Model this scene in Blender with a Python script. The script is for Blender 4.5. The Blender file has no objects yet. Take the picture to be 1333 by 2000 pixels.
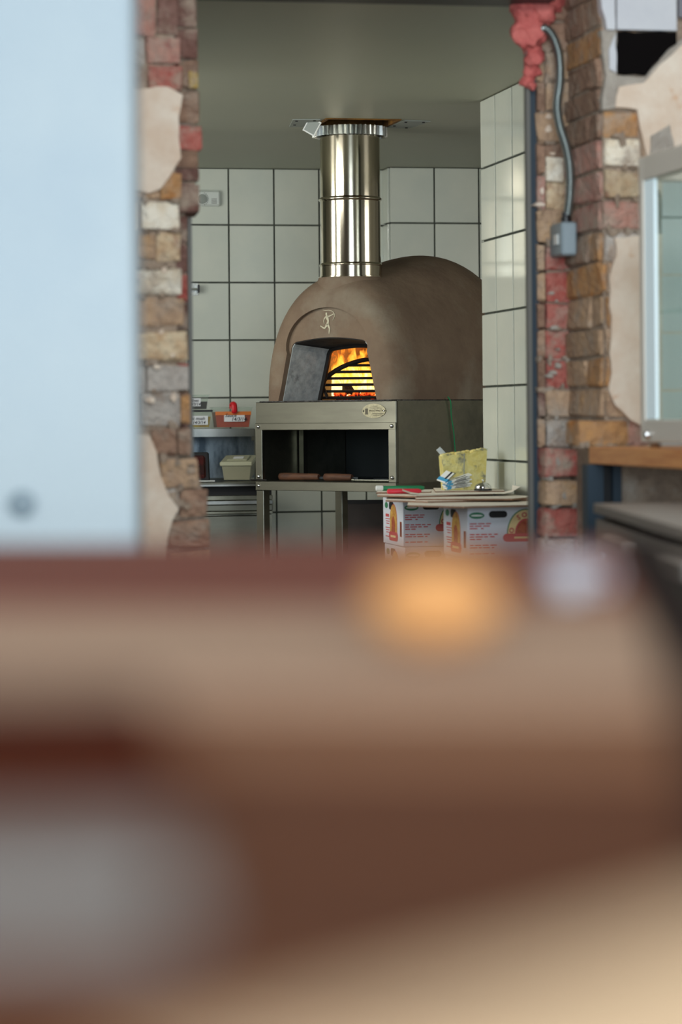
import bpy, bmesh, math, random
import numpy as np
from mathutils import Vector, Matrix, noise as mnoise

# ---------------------------------------------------------------- camera
W, Hh = 1333, 2000
F, HOR, ROLL, EYE = 5200.0, 815.0, 0.0087, 1.15
sc = bpy.context.scene
C = sc.collection
cam_d = bpy.data.cameras.new('camera')
cam = bpy.data.objects.new('camera', cam_d)
C.objects.link(cam)
cam_d.sensor_fit = 'VERTICAL'
cam_d.sensor_height = 36.0
cam_d.lens = F / Hh * 36.0
cam_d.shift_y = -(1000 - HOR) / Hh
cam_d.clip_start = 0.02
cam_d.clip_end = 100
cam.matrix_world = Matrix.Translation((0, 0, EYE)) @ Matrix.Rotation(math.pi / 2, 4, 'X') @ Matrix.Rotation(-ROLL, 4, 'Z')
cam_d.dof.use_dof = True
cam_d.dof.focus_distance = 9.9
cam_d.dof.aperture_fstop = 2.9
sc.camera = cam

# ---------------------------------------------------------------- world, lights, exposure
world = bpy.data.worlds.new('world')
sc.world = world
world.use_nodes = True
bg = world.node_tree.nodes['Background']
bg.inputs[0].default_value = (0.62, 0.78, 1.0, 1)
bg.inputs[1].default_value = 0.35
sc.view_settings.view_transform = 'Standard'
sc.view_settings.look = 'None'
sc.view_settings.gamma = 1.0
sc.view_settings.use_curve_mapping = False
sc.view_settings.exposure = 0.0
sc.cycles.max_bounces = 8
sc.cycles.transparent_max_bounces = 24
sc.cycles.sample_clamp_indirect = 6.0
sc.cycles.use_denoising = True


def area_light(name, loc, target, sx, sy, power, col):
    d = bpy.data.lights.new(name, 'AREA')
    d.shape = 'RECTANGLE'
    d.size, d.size_y = sx, sy
    d.energy = power
    d.color = col
    o = bpy.data.objects.new(name, d)
    C.objects.link(o)
    o.location = loc
    o.rotation_euler = (Vector(target) - Vector(loc)).to_track_quat('-Z', 'Y').to_euler()
    return o


AL = math.radians(11.0)
U = (math.cos(AL), math.sin(AL))
N = (-math.sin(AL), math.cos(AL))


def K(a, b, z=0.0):
    return Vector((a * U[0] + b * N[0], a * U[1] + b * N[1], z))


z_lamp = EYE + 1.03
# daylight: shop window behind the camera, kitchen window on the left
area_light('shop_window_daylight', (0.3, -2.7, 1.75), (0.1, 6.0, 1.2), 3.8, 1.9, 400, (0.78, 0.90, 1.0))
area_light('shop_skylight', (0.35, 4.5, 2.86), (0.2, 5.6, 0.9), 2.2, 1.0, 60, (0.97, 0.98, 1.0))
area_light('kitchen_window_daylight_1', K(-0.55, 8.15, 1.62), K(1.7, 9.9, 1.2), 0.55, 1.15, 17, (0.96, 1.0, 0.96))
area_light('kitchen_window_daylight_2', K(-0.55, 9.25, 1.62), K(1.7, 10.4, 1.2), 0.55, 1.15, 18, (1.0, 0.99, 0.92))
area_light('kitchen_ceiling_lamp', K(0.42, 8.5, z_lamp), K(1.0, 9.3, 0.9), 0.9, 0.14, 12, (1.0, 0.98, 0.92))
area_light('kitchen_side_fill', K(4.0, 8.3, 1.6), K(1.9, 10.3, 1.4), 0.9, 1.1, 10, (1.0, 0.97, 0.90))  # added fill for the oven's dark right side, no known window there

# ---------------------------------------------------------------- pixel helpers


def ray(px, py):
    dx, dy = px - 666.5, py - HOR
    u = dx - ROLL * dy
    v = dy + ROLL * dx
    return u / F, 1.0, -v / F


def atY(px, py, Y):
    d = ray(px, py)
    return Vector((d[0] * Y, Y, EYE + d[2] * Y))


def on_b(px, py, b):
    d = ray(px, py)
    t = b / (d[0] * N[0] + d[1] * N[1])
    return t * (d[0] * U[0] + d[1] * U[1]), EYE + t * d[2]


def on_a(px, py, a):
    d = ray(px, py)
    t = a / (d[0] * U[0] + d[1] * U[1])
    return t * (d[0] * N[0] + d[1] * N[1]), EYE + t * d[2]


def ab(px, Y, py=HOR):
    p = atY(px, py, Y)
    return p.x * U[0] + p.y * U[1], p.x * N[0] + p.y * N[1]


def lin(r, g, b):
    def f(c):
        c /= 255.0
        return c / 12.92 if c <= 0.04045 else ((c + 0.055) / 1.055) ** 2.4
    return (f(r), f(g), f(b), 1.0)


# ---------------------------------------------------------------- materials
MATS = {}


def mat(name, col, rough=0.6, metal=0.0, col2=None, scale=8.0, lo=0.4, hi=0.65, bump=0.0, bscale=60.0,
        coord='POS', stretch=(1, 1, 1), rand=0.0, spec=0.5, col3=None, scale3=30.0, lo3=0.55, hi3=0.7, rough2=None, coat=0.0, smear=None):
    m = bpy.data.materials.new(name)
    m.use_nodes = True
    nt = m.node_tree
    nd, ln = nt.nodes, nt.links
    p = nd['Principled BSDF']
    p.inputs['Base Color'].default_value = col
    p.inputs['Roughness'].default_value = rough
    p.inputs['Metallic'].default_value = metal
    p.inputs['Specular IOR Level'].default_value = spec
    p.inputs['Coat Weight'].default_value = coat
    if coord == 'POS':
        cs = nd.new('ShaderNodeNewGeometry').outputs['Position']
    else:
        cs = nd.new('ShaderNodeTexCoord').outputs['Object']
    mp = nd.new('ShaderNodeMapping')
    mp.inputs['Scale'].default_value = stretch
    ln.new(cs, mp.inputs['Vector'])
    vec = raw = mp.outputs['Vector']
    if rand:
        oi = nd.new('ShaderNodeObjectInfo')
        ad = nd.new('ShaderNodeVectorMath')
        ad.operation = 'ADD'
        sc_ = nd.new('ShaderNodeMath')
        sc_.operation = 'MULTIPLY'
        sc_.inputs[1].default_value = 37.0
        ln.new(oi.outputs['Random'], sc_.inputs[0])
        ln.new(vec, ad.inputs[0])
        ln.new(sc_.outputs[0], ad.inputs[1])
        vec = ad.outputs[0]
    cvec = vec

    def noise_fac(s, l, h, det=5.0, vec=None):
        vec = vec or cvec
        n = nd.new('ShaderNodeTexNoise')
        n.inputs['Scale'].default_value = s
        n.inputs['Detail'].default_value = det
        n.inputs['Roughness'].default_value = 0.62
        ln.new(vec, n.inputs['Vector'])
        r = nd.new('ShaderNodeMapRange')
        r.inputs['From Min'].default_value = l
        r.inputs['From Max'].default_value = h
        ln.new(n.outputs['Fac'], r.inputs['Value'])
        return r.outputs['Result']
    cur = None
    if col2 is not None:
        mx = nd.new('ShaderNodeMix')
        mx.data_type = 'RGBA'
        mx.inputs['A'].default_value = col
        mx.inputs['B'].default_value = col2
        f = noise_fac(scale, lo, hi)
        ln.new(f, mx.inputs['Factor'])
        cur = mx.outputs['Result']
        if rough2 is not None:
            mr = nd.new('ShaderNodeMapRange')
            mr.inputs['To Min'].default_value = rough
            mr.inputs['To Max'].default_value = rough2
            ln.new(f, mr.inputs['Value'])
            ln.new(mr.outputs['Result'], p.inputs['Roughness'])
    if col3 is not None:
        mx = nd.new('ShaderNodeMix')
        mx.data_type = 'RGBA'
        if cur is not None:
            ln.new(cur, mx.inputs['A'])
        else:
            mx.inputs['A'].default_value = col
        mx.inputs['B'].default_value = col3
        ln.new(noise_fac(scale3, lo3, hi3), mx.inputs['Factor'])
        cur = mx.outputs['Result']
    if rand and cur is not None:
        hs = nd.new('ShaderNodeHueSaturation')
        mr = nd.new('ShaderNodeMapRange')
        mr.inputs['To Min'].default_value = 1.0 - rand
        mr.inputs['To Max'].default_value = 1.0 + rand
        ln.new(oi.outputs['Random'], mr.inputs['Value'])
        ln.new(mr.outputs['Result'], hs.inputs['Value'])
        ln.new(cur, hs.inputs['Color'])
        cur = hs.outputs['Color']
    if smear is not None:
        mx = nd.new('ShaderNodeMix')
        mx.data_type = 'RGBA'
        ln.new(cur, mx.inputs['A'])
        mx.inputs['B'].default_value = smear[0]
        ln.new(noise_fac(smear[1], smear[2], smear[3], 8.0, raw), mx.inputs['Factor'])
        cur = mx.outputs['Result']
    if cur is not None:
        ln.new(cur, p.inputs['Base Color'])
    if bump:
        n = nd.new('ShaderNodeTexNoise')
        n.inputs['Scale'].default_value = bscale
        n.inputs['Detail'].default_value = 6.0
        ln.new(vec, n.inputs['Vector'])
        b = nd.new('ShaderNodeBump')
        b.inputs['Strength'].default_value = bump
        b.inputs['Distance'].default_value = 0.02
        ln.new(n.outputs['Fac'], b.inputs['Height'])
        ln.new(b.outputs['Normal'], p.inputs['Normal'])
    MATS[name] = m
    return m


def plain(name, r, g, b, rough=0.5, metal=0.0, **k):
    return mat(name, lin(r, g, b), rough, metal, **k)


def clear(name, tint, amount, rough=0.05):
    """thin clear plastic / glass sheet: part transparent, part glossy body"""
    m = bpy.data.materials.new(name)
    m.use_nodes = True
    nt = m.node_tree
    p = nt.nodes['Principled BSDF']
    p.inputs['Base Color'].default_value = tint
    p.inputs['Roughness'].default_value = rough
    t = nt.nodes.new('ShaderNodeBsdfTransparent')
    t.inputs[0].default_value = (0.965, 0.985, 0.975, 1)
    mx = nt.nodes.new('ShaderNodeMixShader')
    mx.inputs[0].default_value = amount
    nt.links.new(t.outputs[0], mx.inputs[1])
    nt.links.new(p.outputs[0], mx.inputs[2])
    nt.links.new(mx.outputs[0], nt.nodes['Material Output'].inputs[0])
    MATS[name] = m
    return m


# kitchen surfaces
plain('tile_white', 214, 218, 206, 0.12, col2=lin(206, 212, 202), scale=3, bump=0.015, bscale=5, rand=0.03)
plain('bottle_dark', 92, 98, 92, 0.5)
plain('tile_shop', 205, 207, 210, 0.3, col2=lin(196, 198, 203), scale=6, rand=0.03)
plain('tile_grey', 120, 120, 126, 0.3)
plain('tile_black', 10, 7, 7, 0.7, spec=0.05)
plain('tile_seen_glass', 206, 210, 210, 0.3)
plain('case_paint', 216, 209, 196, 0.4)
plain('cooler_paint', 128, 120, 112, 0.5, 0.1)
plain('cap_grey', 120, 134, 142, 0.5)
plain('grout', 88, 92, 84, 0.9, col2=lin(66, 70, 64), scale=20)
plain('ceiling_paint', 172, 173, 155, 0.5, col2=lin(168, 171, 154), scale=1.2, bump=0.02, bscale=3)
plain('white_paint', 179, 189, 194, 0.7, col2=lin(170, 182, 190), scale=2.5, bump=0.03, bscale=12)
plain('wall_paint', 205, 202, 192, 0.8, col2=lin(190, 186, 178), scale=2)
plain('floor_concrete', 120, 112, 104, 0.6, col2=lin(98, 92, 88), scale=4)
plain('mortar', 172, 152, 132, 0.95, col2=lin(146, 128, 112), scale=22, bump=0.9, bscale=70, col3=lin(184, 172, 158), scale3=9)
plain('plaster_cream', 214, 192, 170, 0.85, col2=lin(226, 212, 194), scale=9, bump=0.25, bscale=30, col3=lin(206, 168, 136), scale3=17, lo3=0.62, hi3=0.74)
plain('plaster_grey', 158, 149, 138, 0.9, col2=lin(178, 170, 158), scale=16, bump=0.7, bscale=50)
BR = dict(rough=0.92, scale=26, bump=1.0, bscale=48, rand=0.12, scale3=15, smear=(lin(172, 154, 136), 12.0, 0.50, 0.68))
MORT = lin(150, 130, 112)
mat('brick_red', lin(170, 84, 74), col2=lin(182, 112, 100), col3=lin(176, 136, 122), lo3=0.52, hi3=0.66, **BR)
mat('brick_pink', lin(192, 142, 126), col2=lin(176, 148, 134), col3=lin(162, 106, 96), **BR)
mat('brick_maroon', lin(112, 78, 68), col2=lin(134, 102, 92), col3=lin(98, 68, 58), **BR)
mat('brick_brown', lin(156, 124, 102), col2=lin(134, 104, 86), col3=lin(172, 144, 120), **BR)
mat('brick_tan', lin(194, 162, 130), col2=lin(174, 144, 118), col3=lin(196, 156, 112), **BR)
mat('brick_orange', lin(190, 142, 92), col2=lin(168, 130, 96), col3=lin(186, 122, 62), **BR)
mat('brick_cream', lin(212, 192, 160), col2=lin(192, 160, 124), col3=lin(150, 108, 88), lo3=0.6, hi3=0.72, **BR)
mat('brick_white', lin(236, 228, 210), col2=lin(222, 206, 180), col3=lin(180, 146, 112), lo3=0.64, hi3=0.74, **BR)
mat('brick_grey', lin(180, 170, 160), col2=lin(196, 188, 178), col3=lin(150, 126, 106), **BR)
mat('brick_yellow', lin(206, 176, 66), col2=lin(186, 150, 60), **BR)
plain('foam_pink', 208, 112, 104, 0.8, col2=lin(184, 84, 80), scale=25, bump=0.6, bscale=45)

# metals
plain('steel', 122, 121, 109, 0.36, 1.0, col2=lin(112, 111, 100), scale=3, stretch=(1, 1, 6), rough2=0.42)
plain('steel_bright', 205, 206, 200, 0.24, 1.0, col2=lin(176, 180, 176), scale=6)
plain('steel_side', 150, 148, 132, 0.34, 1.0, col2=lin(112, 112, 100), scale=4, rough2=0.5)
plain('flue_steel', 206, 198, 178, 0.13, 1.0, bump=0.02, bscale=6)
plain('chrome', 215, 215, 215, 0.08, 1.0)
plain('black_interior', 40, 46, 50, 0.5, 0.6)
plain('frame_paint', 96, 95, 89, 0.5, 0.1)
plain('lintel_paint', 42, 42, 46, 0.5)
plain('blue_black_paint', 20, 42, 56, 0.5, 0.1)
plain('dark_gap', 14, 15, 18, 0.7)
plain('conduit_steel', 150, 160, 158, 0.3, 0.9)
plain('box_grey', 138, 152, 158, 0.45, 0.1)
plain('black_plastic', 22, 22, 24, 0.4)
plain('cast_iron', 26, 22, 20, 0.75, 0.3)
plain('sheet_smeared', 130, 142, 150, 0.35, 0.75, col2=lin(66, 78, 88), scale=14, stretch=(1, 1, .35), lo=0.48, hi=0.66)

# oven
plain('clay', 124, 105, 86, 0.85, col2=lin(111, 92, 75), scale=6, bump=0.22, bscale=30, col3=lin(140, 131, 114), scale3=3.4, lo3=0.5, hi3=0.75)
plain('lining', 178, 184, 182, 0.85, col2=lin(150, 156, 156), scale=40, bump=0.12, bscale=55, col3=lin(40, 39, 38), scale3=9, lo3=0.6, hi3=0.74)
plain('ash', 90, 88, 86, 0.95, col2=lin(40, 38, 36), scale=60, bump=0.8, bscale=90)
plain('emblem', 178, 172, 148, 0.5, 0.3)
plain('plaque', 156, 151, 126, 0.4, 0.7, col2=lin(134, 129, 106), scale=120)
plain('plaque_ink', 90, 84, 68, 0.6)
plain('wood_handle', 92, 58, 36, 0.7, col2=lin(66, 40, 26), scale=20, stretch=(1, 1, 6))
plain('insulation', 140, 98, 34, 0.9, col2=lin(92, 60, 26), scale=14)
plain('card_tag', 150, 156, 150, 0.6)
plain('wire_green', 16, 150, 92, 0.5)

# kitchen things
plain('sauce', 176, 60, 22, 0.35, col2=lin(150, 38, 14), scale=14)
plain('sauce_film', 214, 120, 50, 0.4)
plain('garlic', 180, 150, 40, 0.4, col2=lin(150, 110, 30), scale=20)
plain('dark_food', 30, 18, 14, 0.4)
plain('dark_red', 70, 16, 12, 0.25, col2=lin(28, 10, 10), scale=26)
plain('meat_pink', 186, 150, 144, 0.6, col2=lin(160, 112, 106), scale=30)
plain('paper', 226, 228, 230, 0.7)
plain('ink', 24, 26, 34, 0.8)
plain('red_plastic', 206, 24, 36, 0.35)
plain('green_plastic', 22, 120, 76, 0.4)
plain('marker_red', 214, 42, 62, 0.4)
plain('plastic_white', 228, 230, 226, 0.4)
plain('grey_plastic', 214, 220, 214, 0.45)
plain('butter', 236, 214, 120, 0.5, col2=lin(244, 230, 160), scale=24, col3=lin(150, 144, 116), scale3=22, lo3=0.55, hi3=0.66, bump=0.5, bscale=40)
plain('carton_white', 214, 218, 228, 0.6)
plain('carton_brown', 140, 106, 82, 0.85, col2=lin(120, 88, 66), scale=30)
plain('carton_sheet', 236, 229, 216, 0.7, col2=lin(226, 217, 203), scale=5)
plain('print_red', 196, 76, 80, 0.6)
plain('print_green', 44, 120, 82, 0.6)
plain('print_gold', 214, 170, 84, 0.6, col2=lin(180, 120, 50), scale=60)
plain('print_brick', 176, 92, 56, 0.6, col2=lin(150, 60, 40), scale=70)
plain('print_cream', 232, 206, 150, 0.6)
plain('sachet_blue', 70, 156, 200, 0.45)
plain('wood_counter', 222, 156, 96, 0.5, col2=lin(200, 130, 76), scale=9, stretch=(2, .5, 8))
plain('dark_board_paint', 52, 44, 40, 0.7, col2=lin(38, 32, 30), scale=6)
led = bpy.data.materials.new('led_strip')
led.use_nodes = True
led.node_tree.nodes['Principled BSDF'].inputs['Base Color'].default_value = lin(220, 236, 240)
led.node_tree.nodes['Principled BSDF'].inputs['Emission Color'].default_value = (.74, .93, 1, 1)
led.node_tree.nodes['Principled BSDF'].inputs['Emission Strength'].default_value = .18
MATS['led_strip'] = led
clear('clear_plastic', lin(190, 194, 186), 0.06, 0.12)
clear('frosted_plastic', lin(168, 166, 140), 0.55, 0.3)
clear('case_glass', lin(150, 190, 178), 0.10, 0.03)
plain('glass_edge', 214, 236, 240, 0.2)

# foreground
WP = dict(rough=0.85, scale=5, stretch=(0.35, 2.5, 1), rand=0.06, spec=0.15)
mat('plank_red', lin(118, 66, 52), col2=lin(128, 74, 60), **WP)
mat('plank_pale', lin(176, 143, 120), col2=lin(164, 130, 108), **WP)
mat('plank_mid', lin(134, 92, 66), col2=lin(122, 80, 56), **WP)
mat('plank_dark', lin(82, 46, 27), col2=lin(90, 52, 32), **WP)
plain('table_edge_dark', 36, 22, 16, 0.9, spec=0.1)
plain('leather_dark', 58, 22, 9, 0.9, spec=0.05)
plain('orange_peel', 184, 128, 74, 0.9)
plain('cup_grey', 168, 166, 170, 0.5)
plain('slate_grey', 122, 117, 113, 0.9, spec=0.1)
plain('cream_paper', 214, 180, 146, 0.9, spec=0.1)

# ---------------------------------------------------------------- mesh helpers


class MB:
    def __init__(s):
        s.v, s.f = [], []

    def add(s, vs, fs):
        o = len(s.v)
        s.v += [tuple(v) for v in vs]
        s.f += [tuple(i + o for i in f) for f in fs]
        return s

    def box(s, x0, y0, z0, x1, y1, z1, ch=0.0):
        if ch <= 0:
            return s.add([(x0, y0, z0), (x1, y0, z0), (x1, y1, z0), (x0, y1, z0), (x0, y0, z1), (x1, y0, z1), (x1, y1, z1), (x0, y1, z1)],
                         [(0, 3, 2, 1), (4, 5, 6, 7), (0, 1, 5, 4), (1, 2, 6, 5), (2, 3, 7, 6), (3, 0, 4, 7)])
        vs, fs = chamfer_box(ch / abs(x1 - x0), ch / abs(y1 - y0), ch / abs(z1 - z0))
        return s.add([(x0 + (x1 - x0) * (v[0] + .5), y0 + (y1 - y0) * (v[1] + .5), z0 + (z1 - z0) * (v[2] + .5)) for v in vs], fs)

    def tube(s, pts, r, n=8, caps=True, closed=False):
        pts = [Vector(p) for p in pts]
        rs = r if isinstance(r, (list, tuple)) else [r] * len(pts)
        m = len(pts)
        t0 = None
        rings = []
        ref = Vector((0, 0, 1))
        for i, p in enumerate(pts):
            if closed:
                t = pts[(i + 1) % m] - pts[i - 1]
            else:
                t = pts[min(i + 1, m - 1)] - pts[max(i - 1, 0)]
            t.normalize()
            if t0 is None:
                if abs(t.dot(ref)) > 0.9:
                    ref = Vector((1, 0, 0))
                e1 = t.cross(ref).normalized()
            else:
                e1 = (e1 - t * e1.dot(t)).normalized()
            t0 = t
            e2 = t.cross(e1)
            rings.append([p + (e1 * math.cos(2 * math.pi * k / n) + e2 * math.sin(2 * math.pi * k / n)) * rs[i] for k in range(n)])
        vs = [v for rg in rings for v in rg]
        fs = []
        for i in range(m if closed else m - 1):
            j = (i + 1) % m
            for k in range(n):
                k2 = (k + 1) % n
                fs.append((i * n + k, i * n + k2, j * n + k2, j * n + k))
        if caps and not closed:
            fs.append(tuple(range(n - 1, -1, -1)))
            fs.append(tuple((m - 1) * n + k for k in range(n)))
        return s.add(vs, fs)

    def lathe(s, prof, n=32, c=(0, 0, 0), caps=True):
        vs, fs = [], []
        for (r, z) in prof:
            for k in range(n):
                a = 2 * math.pi * k / n
                vs.append((c[0] + r * math.cos(a), c[1] + r * math.sin(a), c[2] + z))
        m = len(prof)
        for i in range(m - 1):
            for k in range(n):
                k2 = (k + 1) % n
                fs.append((i * n + k, i * n + k2, (i + 1) * n + k2, (i + 1) * n + k))
        if caps:
            fs.append(tuple(range(n - 1, -1, -1)))
            fs.append(tuple((m - 1) * n + k for k in range(n)))
        return s.add(vs, fs)

    def prism(s, poly, fn0, fn1):
        """poly of 2-D points; fn0/fn1 map a 2-D point to 3-D for the two caps"""
        n = len(poly)
        vs = [fn0(p) for p in poly] + [fn1(p) for p in poly]
        fs = [tuple(range(n - 1, -1, -1)), tuple(range(n, 2 * n))]
        fs += [(i, (i + 1) % n, n + (i + 1) % n, n + i) for i in range(n)]
        return s.add(vs, fs)

    def mesh(s, name, smooth=False):
        me = bpy.data.meshes.new(name)
        me.from_pydata(s.v, [], s.f)
        bm = bmesh.new()
        bm.from_mesh(me)
        bmesh.ops.recalc_face_normals(bm, faces=bm.faces)
        bm.to_mesh(me)
        bm.free()
        if smooth:
            me.polygons.foreach_set('use_smooth', [True] * len(me.polygons))
            if smooth != 'all':
                try:
                    me.set_sharp_from_angle(angle=math.radians(smooth if isinstance(smooth, (int, float)) and smooth is not True else 40))
                except Exception:
                    pass
        return me

    def build(s, name, m, parent=None, smooth=False):
        return link(name, s.mesh(name, smooth), m, parent)


def chamfer_box(cx, cy, cz):
    """unit box (-.5...5) with chamfered edges: 24 verts, 26 faces"""
    bm = bmesh.new()
    c = (cx, cy, cz)
    V = {}
    for sx in (-1, 1):
        for sy in (-1, 1):
            for sz in (-1, 1):
                sg = (sx, sy, sz)
                for ax in range(3):
                    co = [sg[k] * (0.5 if k == ax else 0.5 - c[k]) for k in range(3)]
                    V[(sg, ax)] = bm.verts.new(co)
    for ax in range(3):
        o1, o2 = [k for k in range(3) if k != ax]
        for sa in (-1, 1):
            q = []
            for s1, s2 in ((-1, -1), (1, -1), (1, 1), (-1, 1)):
                sg = [0, 0, 0]
                sg[ax], sg[o1], sg[o2] = sa, s1, s2
                q.append(V[(tuple(sg), ax)])
            bm.faces.new(q)
    for ax in range(3):
        o1, o2 = [k for k in range(3) if k != ax]
        for s1 in (-1, 1):
            for s2 in (-1, 1):
                a, b = [0, 0, 0], [0, 0, 0]
                a[ax], b[ax] = -1, 1
                a[o1] = b[o1] = s1
                a[o2] = b[o2] = s2
                a, b = tuple(a), tuple(b)
                bm.faces.new([V[(a, o1)], V[(a, o2)], V[(b, o2)], V[(b, o1)]])
    for sx in (-1, 1):
        for sy in (-1, 1):
            for sz in (-1, 1):
                sg = (sx, sy, sz)
                bm.faces.new([V[(sg, 0)], V[(sg, 1)], V[(sg, 2)]])
    bmesh.ops.recalc_face_normals(bm, faces=bm.faces)
    bm.verts.index_update()
    vs = [tuple(v.co) for v in bm.verts]
    fs = [tuple(v.index for v in f.verts) for f in bm.faces]
    bm.free()
    return vs, fs


def link(name, me, m, parent=None):
    o = bpy.data.objects.new(name, me)
    C.objects.link(o)
    if isinstance(m, str):
        m = MATS[m]
    if m is not None:
        if len(me.materials) == 0:
            me.materials.append(m)
        elif me.materials[0] != m:
            o.material_slots[0].link = 'OBJECT'
            o.material_slots[0].material = m
    if parent is not None:
        o.parent = parent
    return o


def tag(o, label=None, cat=None, group=None, kind=None):
    if label:
        o['label'] = label
    if cat:
        o['category'] = cat
    if group:
        o['group'] = group
    if kind:
        o['kind'] = kind
    return o


def thing(name, label, cat, loc=(0, 0, 0), rotz=0.0, group=None):
    o = bpy.data.objects.new(name, None)
    o.empty_display_size = 0.05
    C.objects.link(o)
    o.location = loc
    o.rotation_euler = (0, 0, rotz)
    return tag(o, label, cat, group)


def smoothpts(pts, n=8):
    pts = [Vector(p) for p in pts]
    out = []
    for i in range(len(pts) - 1):
        p0 = pts[max(i - 1, 0)]
        p1, p2 = pts[i], pts[i + 1]
        p3 = pts[min(i + 2, len(pts) - 1)]
        for k in range(n):
            t = k / n
            out.append(0.5 * ((2 * p1) + (p2 - p0) * t + (2 * p0 - 5 * p1 + 4 * p2 - p3) * t * t + (-p0 + 3 * p1 - 3 * p2 + p3) * t ** 3))
    out.append(pts[-1])
    return out


def text(body, size, m, parent, mtx, shear=0.0, name='lettering', align='LEFT', depth=0.0004, bold=0.0):
    cu = bpy.data.curves.new('lettering', 'FONT')
    cu.body = body
    cu.size = size
    cu.shear = shear
    cu.align_x = align
    cu.align_y = 'CENTER'
    cu.extrude = depth
    cu.offset = bold
    cu.resolution_u = 2
    tmp = bpy.data.objects.new('tmp_text', cu)
    C.objects.link(tmp)
    dg = bpy.context.evaluated_depsgraph_get()
    me = bpy.data.meshes.new_from_object(tmp.evaluated_get(dg))
    bpy.data.objects.remove(tmp)
    bpy.data.curves.remove(cu)
    me.name = name
    me.materials.clear()
    o = link(name, me, m, parent)
    o.matrix_local = mtx
    return o


FRONT = Matrix.Rotation(math.pi / 2, 4, 'X')          # text upright on a face that looks to -y
LEFTF = Matrix.Rotation(-math.pi / 2, 4, 'Z') @ Matrix.Rotation(math.pi / 2, 4, 'X')   # on a face that looks to -x


def boolean(o, cutter):
    md = o.modifiers.new('cut', 'BOOLEAN')
    md.object = cutter
    md.operation = 'DIFFERENCE'
    md.solver = 'EXACT'
    dg = bpy.context.evaluated_depsgraph_get()
    dg.update()
    me = bpy.data.meshes.new_from_object(o.evaluated_get(dg))
    o.modifiers.clear()
    o.data = me
    bpy.data.objects.remove(cutter)


# ================================================================ THE SETTING
rnd = random.Random(7)
b_back = ab(450, 11.556)[1]
b_back2 = b_back - 0.125
a_wing = ab(943, 9.17, 480)[0]
b_wing1 = ab(943, 9.17, 480)[1]
b0 = ab(310, 6.45)[1]           # front face of the broken-out brick wall
z_ceil = EYE + 1.085


def kbox(mb, a0, b0_, z0, a1, b1, z1):
    vs = [K(a, b, z) for z in (z0, z1) for (a, b) in ((a0, b0_), (a1, b0_), (a1, b1), (a0, b1))]
    return mb.add(vs, [(0, 3, 2, 1), (4, 5, 6, 7), (0, 1, 5, 4), (1, 2, 6, 5), (2, 3, 7, 6), (3, 0, 4, 7)])


def struct(name, mb, m, label=None, cat=None, smooth=False):
    return tag(mb.build(name, m, None, smooth), label, cat, kind='structure')


a_corner = on_b(762, 500, b_back2)[0]     # where the back wall steps forward
b_wing0 = b0 + .32 + .112

struct('floor', MB().box(-3.2, -3.0, -0.05, 5.2, 13.0, 0.0), 'floor_concrete', 'grey concrete floor running through both rooms', 'floor')
wall_back = struct('wall_back', kbox(MB(), -1.3, b_back + .006, 0, a_corner + .1, b_back + .12, 2.6), 'grout', 'grey grouted kitchen wall behind the oven flue', 'wall')
wall_back2 = struct('wall_back_step', kbox(MB(), a_corner + .006, b_back2 + .006, 0, 4.2, b_back + .12, 2.6), 'grout', 'kitchen wall stepping forward right of the flue', 'wall')
struct('wall_kitchen_left', kbox(MB(), -1.3, b0 + .5, 0, -1.2, b_back + .12, 2.6), 'wall_paint', 'painted kitchen side wall out of view left', 'wall')
struct('wall_kitchen_right', kbox(MB(), 4.2, b0 + .5, 0, 4.3, b_back + .12, 2.6), 'wall_paint', 'painted kitchen side wall out of view right', 'wall')
wall_wing = struct('wall_wing', kbox(MB(), a_wing + .006, b_wing0, 0, a_wing + .14, b_wing1, 2.4), 'grout', 'white tiled wing wall right of the oven', 'wall')

# ceiling of the kitchen with the square hole round the flue
OV_ROT = math.radians(-40.0)
OV = Vector((-0.322 + .0, 10.04, 0.0))     # front left corner of the oven base


def ovw(x, y, z=0.0):
    c, s = math.cos(OV_ROT), math.sin(OV_ROT)
    return Vector((OV.x + x * c - y * s, OV.y + x * s + y * c, z))


flue_c = ovw(.342, .158)
fa, fb = flue_c.x * U[0] + flue_c.y * U[1], flue_c.x * N[0] + flue_c.y * N[1]
HA, HB0, HB1 = .140, .27, .17
cm = MB()
for q in ((-1.3, b0 + .3, 4.3, fb - HB0), (-1.3, fb + HB1, 4.3, b_back + .12), (-1.3, fb - HB0, fa - HA, fb + HB1), (fa + HA, fb - HB0, 4.3, fb + HB1)):
    kbox(cm, q[0], q[1], z_ceil, q[2], q[3], z_ceil + .03)
struct('ceiling', cm, 'ceiling_paint', 'glossy grey green kitchen ceiling round the flue', 'ceiling')

# tiles -----------------------------------------------------------
TV, TF = chamfer_box(.008, .2, .0065)


def tile_mesh(w, h, d=.010):
    mb = MB()
    mb.add([(v[0] * w, v[1] * d, v[2] * h) for v in TV], TF)
    return mb.mesh('tile')


tile_full = tile_mesh(.194, .244)
tile_cache = {}


def put_tile(parent, a, b, z, w, h, m='tile_white', rot=AL, jit=.0012):
    if w < .01 or h < .01:
        return
    key = (round(w, 3), round(h, 3))
    if key not in tile_cache:
        tile_cache[key] = tile_mesh(w, h)
    o = link('tile', tile_cache[key], m, parent)
    o.location = K(a, b, z)
    o.rotation_euler = (rnd.uniform(-jit, jit) * 2, rnd.uniform(-jit, jit), rot + rnd.uniform(-jit, jit) * 2)


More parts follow.
